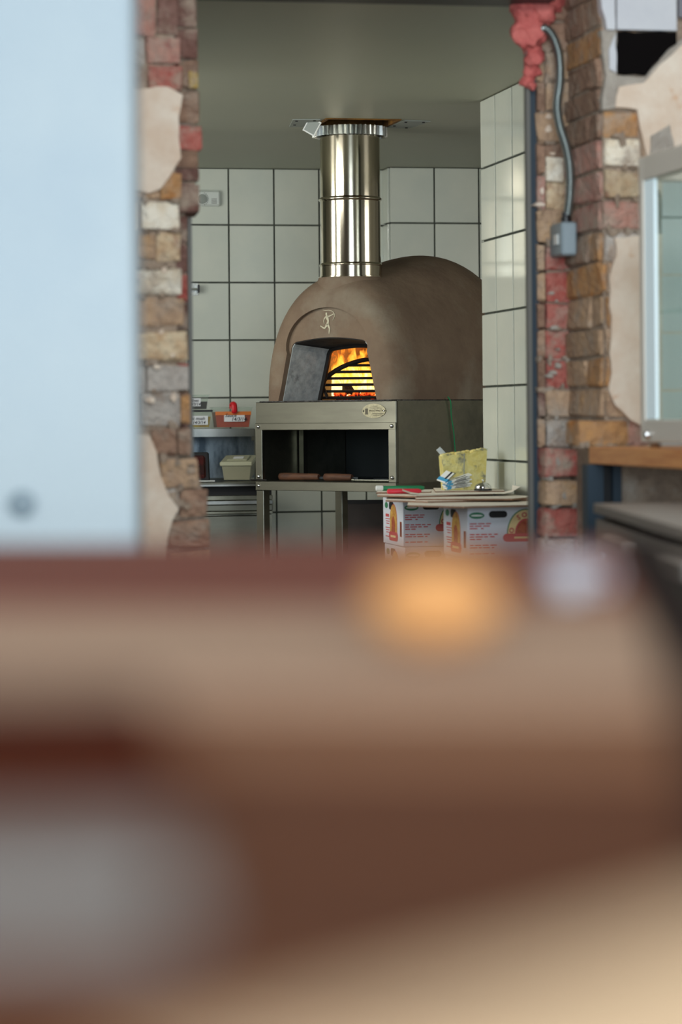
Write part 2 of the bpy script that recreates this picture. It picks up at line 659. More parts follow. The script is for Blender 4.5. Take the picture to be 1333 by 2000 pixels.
def tile_wall(parent, a_line, z_line, b, a_min, a_max, z_max, rot=AL, axis='a', pw=.2, ph=.25):
    k0 = math.floor((a_min - a_line) / pw)
    k1 = math.ceil((a_max - a_line) / pw)
    for k in range(k0, k1):
        l = max(a_line + k * pw, a_min)
        r = min(a_line + (k + 1) * pw, a_max)
        if r - l < .02:
            continue
        j = math.floor(-z_line / ph)
        while z_line + j * ph < z_max:
            lo = max(z_line + j * ph, .02)
            hi = min(z_line + (j + 1) * ph, z_max)
            j += 1
            if hi - lo < .02 or hi < .42:
                continue
            w, h = r - l - (.007 if axis == 'a' else .012), hi - lo - .007
            if axis == 'a':
                put_tile(parent, (l + r) / 2, b, (lo + hi) / 2, w, h, rot=rot)
            else:
                put_tile(parent, b, (l + r) / 2, (lo + hi) / 2, w, h, rot=rot)


a_l, z_l = on_b(447.5, 500, b_back)[0], on_b(450, 439.5, b_back)[1]
tile_wall(wall_back, a_l, z_l, b_back, .5, a_corner + .02, z_ceil)
z_l2 = on_b(850, 436, b_back2)[1]
tile_wall(wall_back2, a_corner, z_l2, b_back2, a_corner, a_corner + .9, z_ceil)
# the narrow return of the step
tile_wall(wall_back2, b_back2 + .006, z_l2, a_corner, b_back2 + .006, b_back, z_ceil, rot=AL + math.pi / 2, axis='b', pw=.2)
bw, zw = on_a(972, 500, a_wing)[0], on_a(943, 330, a_wing)[1]
tile_wall(wall_wing, bw, zw, a_wing, b_wing0, b_wing1, z_ceil, rot=AL + math.pi / 2, axis='b', pw=.225)

# ---------------------------------------------------------------- shop side shell
struct('wall_shop_rear', MB().box(-3.2, -3.1, 0, 5.2, -3.0, 2.9), 'wall_paint', 'shop wall behind the viewer', 'wall')
struct('wall_shop_left', MB().box(-3.2, -3.0, 0, -3.1, 6.0, 2.9), 'wall_paint', 'shop side wall out of view left', 'wall')
struct('wall_shop_right', MB().box(3.4, -3.0, 0, 3.5, 7.2, 2.9), 'wall_paint', 'shop side wall out of view right', 'wall')
struct('ceiling_shop', MB().box(-3.2, -3.0, 2.9, 3.5, 6.9, 3.0), 'wall_paint', 'shop ceiling above the view', 'ceiling')
px_ = atY(262, 500, 3.3)
wl = struct('wall_left', MB().box(-2.6, 3.3, 0, px_.x, 3.42, 2.9, .004), 'white_paint', 'white painted partition filling the left edge of the view', 'wall')
pk = atY(42, 985, 3.29)
hk = MB().lathe([(.008, 0), (.017, .002), (.017, .006), (.008, .009)], 16).build('screw_cap', 'cap_grey', wl, 60)
hk.location = (pk.x, 3.299, pk.z)
hk.rotation_euler = (math.pi / 2, 0, 0)

# ---------------------------------------------------------------- the broken-out brick wall
aL_in = on_b(344, 500, b0)[0]
core_l = MB()
kbox(core_l, -1.3, b0 - .002, 0, aL_in, b0 + .30, 2.9)
aLb = on_b(362, 600, b0 + .14)[0]
kbox(core_l, aL_in - .05, b0 + .134, 0, aLb, b0 + .34, 2.19)
aLb2 = on_b(383, 200, b0 + .13)[0]
kbox(core_l, aL_in - .05, b0 + .128, on_b(380, 408, b0 + .13)[1], aLb2 - .004, b0 + .30, 2.19)
# the rubble that widens the jamb towards its foot
foot = [(344, 880), (368, 882), (384, 905), (396, 950), (402, 1000), (402, 1690), (344, 1690)]
fp = [on_b(x, y, b0) for x, y in foot]
core_l.prism(fp, lambda p: K(p[0], b0 + .02, p[1]), lambda p: K(p[0], b0 + .24, p[1]))
wall_ol = struct('wall_opening_left', core_l, 'mortar', 'broken brick jamb left of the kitchen opening', 'wall')

b1 = b0 + .32                     # nib set back behind the right pier
aR_nib = on_b(1047, 600, b1)[0]
aR_step = on_b(1112, 600, b1)[0]
aR_face = aR_step
core_r = MB()
kbox(core_r, aR_nib + .03, b1 - .001, 0, aR_step + .2, b1 + .11, 2.9)
kbox(core_r, aR_step - .001, b0 - .002, 0, 3.6, b1 + .11, 2.9)
wall_or = struct('wall_opening_right', core_r, 'mortar', 'broken brick pier right of the kitchen opening', 'wall')
# masonry and steel lintel over the opening
zl = on_b(700, 7, b0 + .34)[1]
struct('wall_above_opening', kbox(MB(), aL_in - .05, b0 + .02, zl + .10, aR_step + .1, b1 + .3, 2.9), 'mortar', 'masonry over the kitchen opening', 'wall')
struct('trim_1', kbox(MB(), aLb2 - .02, b0 + .19, zl, aR_nib + .03, b0 + .34, zl + .1), 'lintel_paint', 'dark steel lintel across the top of the opening', 'lintel')
pa0, pa1 = on_b(1032, 600, b1 - .01)[0], on_b(1047, 600, b1 - .01)[0]
tr2 = kbox(MB(), pa0, b1 - .01, 0, pa0 + (pa1 - pa0) * .5, b1 + .014, zl)
t2 = struct('trim_2', tr2, 'frame_paint', 'grey steel post along the right side of the opening', 'post')
link('flange', kbox(MB(), pa0 + (pa1 - pa0) * .5, b1 + .002, 0, pa1 + .012, b1 + .014, zl).mesh('flange'), 'blue_black_paint', t2)
la0, la1 = on_b(369, 650, b0 + .34)[0], on_b(376.5, 650, b0 + .34)[0]
t3 = struct('trim_3', kbox(MB(), la0, b0 + .34, 0, la1, b0 + .38, on_b(372, 417, b0 + .34)[1]), 'frame_paint', 'narrow grey steel edge along the left jamb', 'post')

# bricks: a few chipped shapes shared by all bricks -------------------------
brick_meshes = []
for s in range(7):
    r = random.Random(40 + s)
    vs, fs = chamfer_box(.03, .05, .06)
    vs = [(v[0] + r.uniform(-.035, .03), v[1] + r.uniform(-.05, .05), v[2] + r.uniform(-.075, .06)) for v in vs]
    brick_meshes.append(MB().add(vs, fs).mesh('brick'))
for me in brick_meshes:
    me.materials.append(MATS['brick_red'])


def brick(parent, p0, p1, m, b, depth=.1, proud=.012, axis='b', a=None):
    """p0/p1: opposite (a,z) corners on the wall plane b (or (b,z) corners on the plane a)"""
    cx, cz = (p0[0] + p1[0]) / 2, (p0[1] + p1[1]) / 2
    w, h = abs(p1[0] - p0[0]), abs(p1[1] - p0[1])
    o = link('brick', rnd.choice(brick_meshes), 'brick_' + m, parent)
    pr = proud + rnd.uniform(-.004, .005)
    if axis == 'b':
        o.location = K(cx, b + depth / 2 - pr, cz)
        o.rotation_euler = (rnd.uniform(-.02, .02), rnd.uniform(-.015, .015), AL + rnd.uniform(-.02, .02))
    else:
        o.location = K(a + depth / 2 - pr, cx, cz)
        o.rotation_euler = (rnd.uniform(-.02, .02), rnd.uniform(-.015, .015), AL + math.pi / 2)
    o.scale = (w, depth, h)
    return o


def bpx(parent, x0, y0, x1, y1, m, b, depth=.1, proud=.012):
    return brick(parent, on_b(x0, y1, b), on_b(x1, y0, b), m, b, depth, proud)


# left jamb, front face (courses from the top)
LB = [(262, -66, 347, -18, 'brown'), (306, -8, 346, 68, 'maroon'), (262, -10, 303, 66, 'pink'), (284, 74, 352, 124, 'pink'), (252, 78, 281, 124, 'grey'), (290, 132, 354, 176, 'red'), (250, 132, 286, 176, 'brown'),
      (313, 336, 353, 388, 'orange'), (262, 336, 310, 388, 'tan'), (276, 396, 348, 446, 'white'), (236, 396, 271, 446, 'cream'),
      (270, 458, 303, 506, 'tan'), (306, 456, 352, 508, 'cream'), (258, 526, 354, 576, 'white'), (268, 583, 358, 634, 'tan'), (232, 583, 264, 634, 'cream'),
      (258, 650, 363, 704, 'cream'), (287, 713, 368, 764, 'grey'), (240, 713, 283, 764, 'grey'), (278, 768, 352, 828, 'grey'), (236, 770, 274, 828, 'tan'), (353, 772, 371, 828, 'orange'),
      (296, 836, 344, 888, 'brown'), (347, 838, 372, 886, 'brown'), (314, 898, 386, 950, 'tan'), (352, 956, 404, 1008, 'brown'), (292, 956, 348, 1008, 'grey'), (330, 1014, 408, 1066, 'brown'), (270, 1014, 326, 1066, 'grey'),
      (262, 1074, 330, 1128, 'brown'), (334, 1074, 408, 1128, 'tan')]
for x0, y0, x1, y1, m in LB:
    bpx(wall_ol, x0, y0, x1, y1, m, b0, .105)
for k in range(3):
    bpx(wall_ol, 262 + 2 * k, 182 + 50 * k, 344, 226 + 50 * k, ('brown', 'tan', 'brown')[k], b0, .1, .002)
# left jamb, rough rear half jutting into the opening
bb = b0 + .125
for x0, y0, x1, y1, m in [(330, -60, 383, -6, 'maroon'), (332, -2, 383, 52, 'maroon'), (336, 57, 385, 114, 'maroon'), (334, 120, 385, 172, 'brown'), (336, 180, 388, 240, 'brown'), (336, 246, 393, 290, 'red'), (334, 296, 386, 326, 'brown'), (334, 330, 388, 354, 'maroon'), (332, 358, 389, 415, 'maroon')]:
    bpx(wall_ol, x0, y0, x1, y1, m, bb, .11)
yb = bpx(wall_ol, 368, 141, 386, 172, 'yellow', bb - .006, .03)
for y0 in range(424, 880, 57):
    bpx(wall_ol, 330, y0, 364 + (y0 - 424) / 80, y0 + 50, rnd.choice(['maroon', 'red', 'brown', 'brown']), b0 + .14, .11)


def plaster(parent, pts, b, m, thick=.016, name='plaster_patch'):
    pts = [on_b(x, y, b) for x, y in pts]
    out = []
    for i, p in enumerate(pts):
        q = pts[(i + 1) % len(pts)]
        n = max(1, int(math.hypot(q[0] - p[0], q[1] - p[1]) / .022))
        for k in range(n):
            t = k / n
            j = .0035 if k else .001
            out.append((p[0] + (q[0] - p[0]) * t + rnd.uniform(-j, j), p[1] + (q[1] - p[1]) * t + rnd.uniform(-j, j)))
    mb = MB()
    mb.prism(out, lambda p: K(p[0], b - thick, p[1]), lambda p: K(p[0], b + .012, p[1]))
    return mb.build(name, m, parent)


plaster(wall_ol, [(150, 178), (290, 174), (326, 172), (355, 188), (351, 212), (348, 252), (350, 290), (352, 310), (331, 345), (311, 371), (290, 378), (262, 372), (150, 372)], b0, 'plaster_cream', .022)
plaster(wall_ol, [(150, 850), (290, 850), (304, 882), (313, 930), (328, 968), (347, 994), (335, 1014), (322, 1062), (318, 1130), (150, 1130)], b0, 'plaster_cream', .022)
plaster(wall_ol, [(150, 380), (256, 380), (262, 430), (252, 500), (256, 600), (246, 700), (252, 840), (150, 840)], b0, 'plaster_grey', .014)

# right nib (set back) -------------------------------------------------
NB = []
ys = [-70, -12, 46, 104, 162, 222, 284, 345, 412, 478, 534, 594, 646, 704, 762, 820]
mm = ['brown', 'brown', 'brown', 'tan', 'tan', 'tan', 'brown', 'cream', 'tan', 'red', 'red', 'red', 'red', 'red', 'tan', 'grey']
ml = ['brown', 'brown', 'tan', 'tan', 'brown', 'tan', 'brown', 'pink', 'tan', 'tan', 'tan', 'brown', 'brown', 'brown', 'maroon', 'tan']
for i, y0 in enumerate(ys):
    y1 = (ys[i + 1] if i + 1 < len(ys) else 876) - 6
    s = 1047 + .004 * y0
    if i % 3 == 2 and y0 < 470:
        NB.append((s, y0, 1112, y1, mm[i]))
    else:
        NB.append((s, y0, 1063, y1, ml[i]))
        NB.append((1066, y0, 1113, y1, mm[i]))
for x0, y0, x1, y1, m in NB:
    bpx(wall_or, x0, y0, x1, y1, m, b1, .085, .010)
bpx(wall_or, 1066, 308, 1100, 352, 'white', b1 - .012, .03, .006)
# reveal of the pier (looks left) ------------------------------------------
zc = [on_b(1177, y, b0)[1] for y in (-70, -10, 52, 112, 170, 218, 271, 333, 391, 452, 510, 576, 640, 698, 757, 815)]
rc = ['brown', 'brown', 'orange', 'brown', 'brown', 'brown', 'pink', 'pink', 'pink', 'orange', 'orange', 'tan', 'tan', 'orange', 'tan']
for i in range(len(zc) - 1):
    hi, lo = zc[i] - .003, zc[i + 1] + .006
    cut = rnd.choice([.3, .42, .55]) if i % 2 else None
    if cut:
        brick(wall_or, (b0 + .004, lo), (b0 + .32 * cut - .005, hi), rc[i], 0, .1, .010, 'a', aR_step)
        brick(wall_or, (b0 + .32 * cut + .005, lo), (b0 + .314, hi), rnd.choice([rc[i], 'brown', 'tan']), 0, .1, .010, 'a', aR_step)
    else:
        brick(wall_or, (b0 + .004, lo), (b0 + .314, hi), rc[i], 0, .1, .010, 'a', aR_step)
# pier front face -------------------------------------------------------
PB = [(1180, 220, 1246, 266, 'orange'), (1180, 273, 1249, 322, 'white'), (1180, 335, 1250, 384, 'cream'), (1180, 393, 1254, 446, 'pink'),
      (1184, 456, 1256, 506, 'grey'), (1184, 514, 1258, 572, 'tan'), (1184, 580, 1258, 636, 'orange'), (1184, 642, 1262, 694, 'tan'), (1184, 700, 1262, 754, 'orange'), (1184, 760, 1262, 812, 'tan'),
      (1128, 821, 1226, 868, 'orange'), (1230, 821, 1330, 868, 'pink'), (1254, 273, 1330, 322, 'tan'), (1256, 335, 1340, 384, 'brown'), (1184, -60, 1260, -8, 'brown'), (1250, 220, 1330, 266, 'brown')]
for x0, y0, x1, y1, m in PB:
    bpx(wall_or, x0, y0, x1, y1, m, b0, .1, .012)
for x0, y0, x1, y1, m in [(1062, 877, 1150, 930, 'red'), (1064, 938, 1141, 985, 'tan'), (1062, 992, 1148, 1044, 'red'), (1060, 1052, 1120, 1104, 'grey'), (1124, 1052, 1200, 1104, 'pink'), (1062, 1112, 1150, 1164, 'pink'), (1154, 877, 1240, 930, 'brown'), (1146, 938, 1236, 985, 'brown'), (1152, 992, 1240, 1044, 'brown')]:
    bpx(wall_or, x0, y0, x1, y1, m, b1 - .05, .1, .012)
plaster(wall_or, [(1196, 466), (1256, 460), (1330, 455), (1330, 860), (1262, 852), (1250, 832), (1226, 820), (1197, 792), (1184, 762), (1191, 730), (1186, 690), (1190, 640), (1186, 600), (1186, 545), (1199, 502)], b0, 'plaster_cream', .026)
plaster(wall_or, [(1197, 212), (1205, 172), (1252, 165), (1284, 130), (1336, 84), (1420, 60), (1420, 400), (1290, 400), (1262, 320), (1243, 232), (1240, 216)], b0, 'plaster_cream', .026)
plaster(wall_or, [(1170, 60), (1200, 62), (1202, 150), (1256, 152), (1316, 86), (1340, 70), (1340, 92), (1284, 136), (1252, 172), (1207, 178), (1197, 214), (1174, 216), (1180, 150)], b0, 'plaster_grey', .020)
plaster(wall_or, [(1265, 268), (1302, 246), (1310, 300), (1262, 318)], b0, 'plaster_grey', .031)


def cut_tile(pts, m, th=.033):
    return plaster(wall_or, pts, b0, m, th, 'tile')


def flat_tile(x0, y0, x1, y1, m):
    p, q = on_b(x0, y1, b0), on_b(x1, y0, b0)
    put_tile(wall_or, (p[0] + q[0]) / 2, b0 - .022, (p[1] + q[1]) / 2, q[0] - p[0], q[1] - p[1], m)


flat_tile(1200, -58, 1316, 61, 'tile_shop')
flat_tile(1200, -178, 1316, -60, 'tile_shop')
flat_tile(1320, -82, 1436, 37, 'tile_grey')
cut_tile([(1158, -60), (1197, -60), (1197, 61), (1180, 61), (1170, 20)], 'tile_shop', .028)
cut_tile([(1201, 65), (1316, 65), (1316, 88), (1288, 112), (1256, 149), (1201, 144)], 'tile_black', .028)
cut_tile([(1184, 100), (1198, 68), (1198, 145), (1186, 138)], 'tile_shop', .028)
# grey tiled patch seen through the glass case
for i in range(3):
    for j in range(5):
        flat_tile(1288 + i * 116, 316 + 112 * j, 1402 + i * 116, 425 + 112 * j, 'tile_seen_glass')

# the same masonry carries on below the foreground table's edge
for k in range(9):
    y0 = 1136 + 62 * k
    o_ = 30 * (k % 2)
    for x0, x1 in ((262, 306 + o_), (310 + o_, 400)):
        bpx(wall_ol, x0, y0, x1, y0 + 54, rnd.choice(['tan', 'brown', 'grey', 'cream', 'pink']), b0, .105)
    y0 = 1172 + 58 * k
    for x0, x1 in ((1062, 1088 + o_), (1091 + o_, 1148)):
        bpx(wall_or, x0, y0, x1, y0 + 51, rnd.choice(['red', 'brown', 'tan', 'pink']), b1 - .05, .1)
# lumps of old mortar and limewash left on the bricks
def smears(parent, regions, b, m, n, proud, seed, wr=(.018, .05), hr=(.008, .024)):
    r = random.Random(seed)
    for i in range(n):
        x0, y0, x1, y1 = r.choice(regions)
        ca_, cz_ = on_b(r.uniform(x0, x1), r.uniform(y0, y1), b)
        w_, h_ = r.uniform(*wr), r.uniform(*hr)
        if r.random() < .3:
            w_, h_ = h_ * 1.2, w_
        pts = []
        for k in range(11):
            an = 2 * math.pi * k / 11
            q = r.uniform(.55, 1.15)
            pts.append((ca_ + w_ / 2 * q * math.cos(an), cz_ + h_ / 2 * q * math.sin(an)))
        cx2, cz2 = ca_, cz_
        mb = MB()
        mb.prism(pts, lambda p: K(cx2 + (p[0] - cx2) * .72, b - proud - r.uniform(0, .003), cz2 + (p[1] - cz2) * .72), lambda p: K(p[0], b + .004, p[1]))
        mb.build('mortar_smear', m, parent)


JL = [y - 4 for y in (396, 456, 526, 583, 650, 713, 768, 836, 898, 956, 1014)]
smears(wall_ol, [(264, y - 4, 350, y + 4) for y in JL], b0, 'mortar', 26, .015, 11)
smears(wall_ol, [(330, 890, 375, 1060)], b0, 'mortar', 10, .016, 12, (.02, .05), (.012, .03))
smears(wall_ol, [(270, 400, 345, 820)], b0, 'plaster_cream', 7, .018, 13, (.015, .035), (.01, .025))
JR = [y - 3 for y in ys]
smears(wall_or, [(1052, y - 4, 1110, y + 4) for y in JR[3:]], b1, 'mortar', 26, .014, 14)
smears(wall_or, [(1050, 180, 1110, 480)], b1, 'plaster_cream', 8, .016, 15, (.012, .035), (.012, .035))
smears(wall_or, [(1062, 480, 1112, 860)], b1, 'plaster_grey', 9, .016, 16, (.010, .022), (.012, .035))
smears(wall_or, [(1182, 265, 1250, 275), (1182, 325, 1250, 335), (1182, 385, 1250, 394), (1182, 446, 1250, 458), (1130, 868, 1225, 876)], b0, 'mortar', 16, .017, 17)
smears(wall_or, [(1064, 930, 1140, 938), (1064, 985, 1140, 992), (1064, 880, 1140, 1060)], b1 - .05, 'plaster_grey', 10, .017, 18, (.015, .04), (.008, .022))

# ================================================================ FOAM, CONDUIT, SWITCH BOX
fm = bmesh.new()
blobs = [(1042, -26, 44), (1070, -8, 34), (1034, 8, 30), (1058, 22, 26), (1030, 30, 26), (1028, 58, 24), (1022, 72, 20), (1042, 70, 26), (1044, 96, 20), (1040, 116, 17), (1042, 138, 16), (1036, 156, 11), (1040, 166, 8), (1086, -34, 30), (1052, 44, 22)]
for i, (x, y, r) in enumerate(blobs):
    p = on_b(x, y, b1 - .02)
    rr = r / F * 7.0
    q = K(p[0], b1 - .02 + (i % 3) * .006, p[1])
    bmesh.ops.create_icosphere(fm, subdivisions=3, radius=1.0, matrix=Matrix.Translation(q) @ Matrix.Diagonal((rr * 1.05, rr * .8, rr * 1.05, 1)))
for v in fm.verts:
    d = Vector((mnoise.noise(v.co * 30), mnoise.noise(v.co * 30 + Vector((7, 3, 1))), mnoise.noise(v.co * 30 + Vector((2, 9, 5))))) * .014 + Vector((mnoise.noise(v.co * 80), 0, mnoise.noise(v.co * 80 + Vector((4, 4, 4))))) * .007
    v.co += d
fme = bpy.data.meshes.new('expanding_foam')
fm.to_mesh(fme)
fm.free()
fme.polygons.foreach_set('use_smooth', [True] * len(fme.polygons))
tag(link('expanding_foam', fme, 'foam_pink'), 'lumpy pink expanding foam stuck to the top of the right brick pier', 'foam')

pth = [(1050, 62), (1066, 56), (1082, 74), (1093, 112), (1094, 160), (1089, 205), (1094, 245), (1107, 288), (1114, 330), (1114, 380), (1109, 422)]
pts3 = []
for x, y in pth:
    bq = b1 - .035 - .068 * min(1, max(0, (y - 60) / 230))
    a, z = on_b(x, y, bq)
    pts3.append(K(a, bq, z))
pts3[0] = pts3[0] + Vector((0, .03, 0))
sp = smoothpts(pts3, 22)
rs = [.0125 if (i % 3) else .0102 for i in range(len(sp))]
con = MB().tube(sp, rs, 10).build('flexible_conduit', 'conduit_steel', None, 60)
tag(con, 'ribbed steel flexible conduit curving from the pink foam to the grey box', 'conduit')
a, z = on_b(1113, 466, b1 - .12)
sb = thing('switch_box', 'small grey metal switch box at the end of the conduit', 'switch box', K(a - .001, b1 - .103, z - .043), AL)
MB().box(-.021, -.02, 0, .021, .093, .086, .005).build('body', 'box_grey', sb)
MB().box(-.0235, .01, .03, -.0205, .05, .056).build('sticker', 'plastic_white', sb)
MB().lathe([(.0135, 0), (.0135, .012), (.011, .014), (.011, .026)], 14, (-.003, 0, .086)).build('connector', 'black_plastic', sb, 40)

# ================================================================ OVEN
oven = thing('pizza_oven', 'brown clay domed wood fired pizza oven on a stainless steel base', 'oven', OV, OV_ROT)
OW, OD = .68, 1.0
ZH = EYE + .0625              # hearth height
ZB = EYE - .238               # top of the base's bottom shelf
# dome -----------------------------------------------------------------
keys = [(.020, .272, .380), (.032, .296, .415), (.055, .314, .442), (.09, .326, .463), (.14, .331, .474), (.20, .333, .480), (.28, .336, .495), (.36, .338, .517), (.46, .339, .543), (.57, .339, .558), (.68, .337, .548), (.78, .325, .508), (.87, .285, .425), (.935, .205, .300), (.965, .13, .19), (.978, .05, .07)]
CX = .335


def loft(keys, n=48, cx=CX, ex=2.2, z0=ZH):
    mb = MB()
    vs, fs = [], []
    for (y, w, h) in keys:
        for k in range(n + 1):
            t = math.pi * k / n
            cx_, sx_ = math.cos(t), math.sin(t)
            vs.append((cx - w * math.copysign(abs(cx_) ** (2 / ex), cx_), y, z0 + h * abs(sx_) ** (2 / ex)))
    m = n + 1
    for i in range(len(keys) - 1):
        for k in range(n):
            fs.append((i * m + k, i * m + k + 1, (i + 1) * m + k + 1, (i + 1) * m + k))
        fs.append((i * m, (i + 1) * m, (i + 1) * m + n, i * m + n))
    fs.append(tuple(range(n, -1, -1)))
    fs.append(tuple((len(keys) - 1) * m + k for k in range(m)))
    mb.add(vs, fs)
    return mb


def dense(keys, n=4):
    pts = smoothpts([Vector(k) for k in keys], n)
    return [tuple(p) for p in pts]


dome = loft(dense(keys)).build('dome', 'clay', oven)


def arch_section(wb, wt, h, rise, cx):
    """door outline: leaning sides, rounded shoulders, slightly arched head"""
    pts = [(cx - wb / 2, -.02), (cx - wb / 2, 0)]
    r = .035
    for k in range(6):
        t = k / 5
        ang = math.pi - t * math.pi / 2
        pts.append((cx - wt / 2 + r + r * math.cos(ang), h - r + r * math.sin(ang) + 0))
    for k in range(1, 8):
        t = k / 8
        pts.append((cx - wt / 2 + r + (wt - 2 * r) * t, h + rise * math.sin(math.pi * t)))
    for k in range(6):
        t = k / 5
        ang = math.pi / 2 - t * math.pi / 2
        pts.append((cx + wt / 2 - r + r * math.cos(ang), h - r + r * math.sin(ang)))
    pts += [(cx + wb / 2, 0), (cx + wb / 2, -.02)]
    return pts


def loft2(A, yA, B, yB):
    n = len(A)
    mb = MB()
    vs = [(p[0], yA, ZH + p[1]) for p in A] + [(p[0], yB, ZH + p[1]) for p in B]
    fs = [tuple(range(n - 1, -1, -1)), tuple(range(n, 2 * n))] + [(i, (i + 1) % n, n + (i + 1) % n, n + i) for i in range(n)]
    return mb.add(vs, fs)


DCX = .335
A_ = arch_section(.47, .375, .222, .012, DCX)
B_ = arch_section(.40, .305, .204, .008, DCX)
YF, YI = .037, .21


def lerp_sec(t):
    return [(p[0] + (q[0] - p[0]) * t, p[1] + (q[1] - p[1]) * t) for p, q in zip(A_, B_)]


def sec_at(y):
    return lerp_sec((y - YF) / (YI - YF))


# recessed arched doorway face
rec = [(DCX - .17, -.02), (DCX - .17, .10), (DCX - .197, .19)]
for k in range(1, 24):
    t = math.pi - math.pi * k / 24
    rec.append((DCX + .198 * math.cos(t), .195 + .150 * math.sin(t)))
rec += [(DCX + .197, .19), (DCX + .17, .10), (DCX + .17, -.02)]
cut = loft2(rec, -.1, rec, YF).build('tmp_cut', 'clay', oven)
boolean(dome, cut)
cut = loft2(sec_at(-.1), -.1, sec_at(.30), .30).build('tmp_cut', 'clay', oven)
boolean(dome, cut)
ik = [(.225, .20, .24), (.25, .235, .29), (.32, .262, .36), (.45, .275, .42), (.6, .275, .43), (.75, .26, .40), (.85, .22, .31), (.90, .12, .16)]
ck = loft(dense(ik, 3), 32, CX, 2.2, ZH - .001).build('tmp_cut', 'clay', oven)
boolean(dome, ck)
dome.data.polygons.foreach_set('use_smooth', [True] * len(dome.data.polygons))
dome.data.set_sharp_from_angle(angle=math.radians(32))
dome.name = 'dome'
# tunnel lining (thin pale skin inside the doorway) -----------------------
sa, sb_ = sec_at(YF + .004), sec_at(YI)


def inset(p, e=.003):
    return [(DCX + (x - DCX) * (1 - e * 4), z - (e if z > .1 else 0)) for x, z in p]


ia, ib = inset(sa), inset(sb_)
n = len(ia) - 2
plain('soot', 30, 28, 27, 0.95, col2=lin(52, 50, 48), scale=18)
out_a, out_b = sa[1:-1], sb_[1:-1]
in_a, in_b = ia[1:-1], ib[1:-1]
for (k0, k1, nm, m_) in [(0, 4, 'tunnel_cheek', 'lining'), (4, n - 5, 'tunnel_roof', 'soot'), (n - 5, n - 1, 'tunnel_cheek', 'lining')]:
    lm = MB()
    q = k1 - k0 + 1
    vs = [(p[0], YF + .004, ZH + p[1]) for p in in_a[k0:k1 + 1]] + [(p[0], YI, ZH + p[1]) for p in in_b[k0:k1 + 1]] + [(p[0], YF + .004, ZH + p[1]) for p in out_a[k0:k1 + 1]] + [(p[0], YI, ZH + p[1]) for p in out_b[k0:k1 + 1]]
    fs = []
    for i in range(q - 1):
        fs += [(i, i + 1, q + i + 1, q + i), (2 * q + i, 3 * q + i, 3 * q + i + 1, 2 * q + i + 1), (i, 2 * q + i, 2 * q + i + 1, i + 1), (q + i, q + i + 1, 3 * q + i + 1, 3 * q + i)]
    lm.add(vs, fs).build(nm, m_, oven)
# dark iron lip at the inner mouth
lip = [(p[0], ZH + p[1]) for p in inset(sec_at(.208), .006)[1:-1]]
MB().tube([(x, .208, z) for x, z in lip], .010, 6).build('mouth_lip', 'cast_iron', oven)
MB().box(.02, .0, ZH - .004, OW - .02, OD - .02, ZH + .0005).build('hearth', 'ash', oven)
# running archer emblem -----------------------------------------------------
em = bpy.data.objects.new('archer_emblem', None)


def stroke(mb, pts, ws, y=.0345):
    P = [((x - 580) / 6.06 / 402 + .330, (210 - z_) / 6.06 / 525 + ZH + .293) for x, z_ in pts]
    L, R = [], []
    for i, p in enumerate(P):
        q0, q1 = P[max(i - 1, 0)], P[min(i + 1, len(P) - 1)]
        dx, dz = q1[0] - q0[0], q1[1] - q0[1]
        l = math.hypot(dx, dz) or 1
        w = ws[i] / 2
        L.append((p[0] - dz / l * w, p[1] + dx / l * w))
        R.append((p[0] + dz / l * w, p[1] - dx / l * w))
    for i in range(len(P) - 1):
        q = [L[i], L[i + 1], R[i + 1], R[i]]
        mb.prism(q, lambda p: (p[0], y, p[1]), lambda p: (p[0], YF + .001, p[1]))


eb = MB()
stroke(eb, [(566, 105), (567, 120), (569, 136), (572, 146)], [.004, .009, .007, .004])
stroke(eb, [(570, 146), (576, 165), (588, 205), (584, 225), (572, 252)], [.010, .013, .008, .010, .009])
stroke(eb, [(576, 240), (560, 272), (545, 293)], [.010, .008, .005])
stroke(eb, [(545, 293), (520, 278), (494, 260)], [.006, .005, .003])
stroke(eb, [(578, 242), (594, 272), (603, 292)], [.010, .008, .006])
stroke(eb, [(603, 290), (600, 325), (597, 355)], [.006, .005, .003])
stroke(eb, [(578, 158), (612, 146), (656, 124)], [.006, .004, .003])
stroke(eb, [(562, 152), (541, 178), (536, 205), (541, 240)], [.005, .004, .0035, .0025])
stroke(eb, [(522, 74), (560, 82), (595, 80), (628, 88), (652, 106), (663, 130), (660, 160), (650, 182), (640, 200)], [.0012, .0018, .002, .0022, .0024, .0024, .0022, .0016, .001])
eb.build('archer_emblem', 'emblem', oven)
# fire ---------------------------------------------------------------------


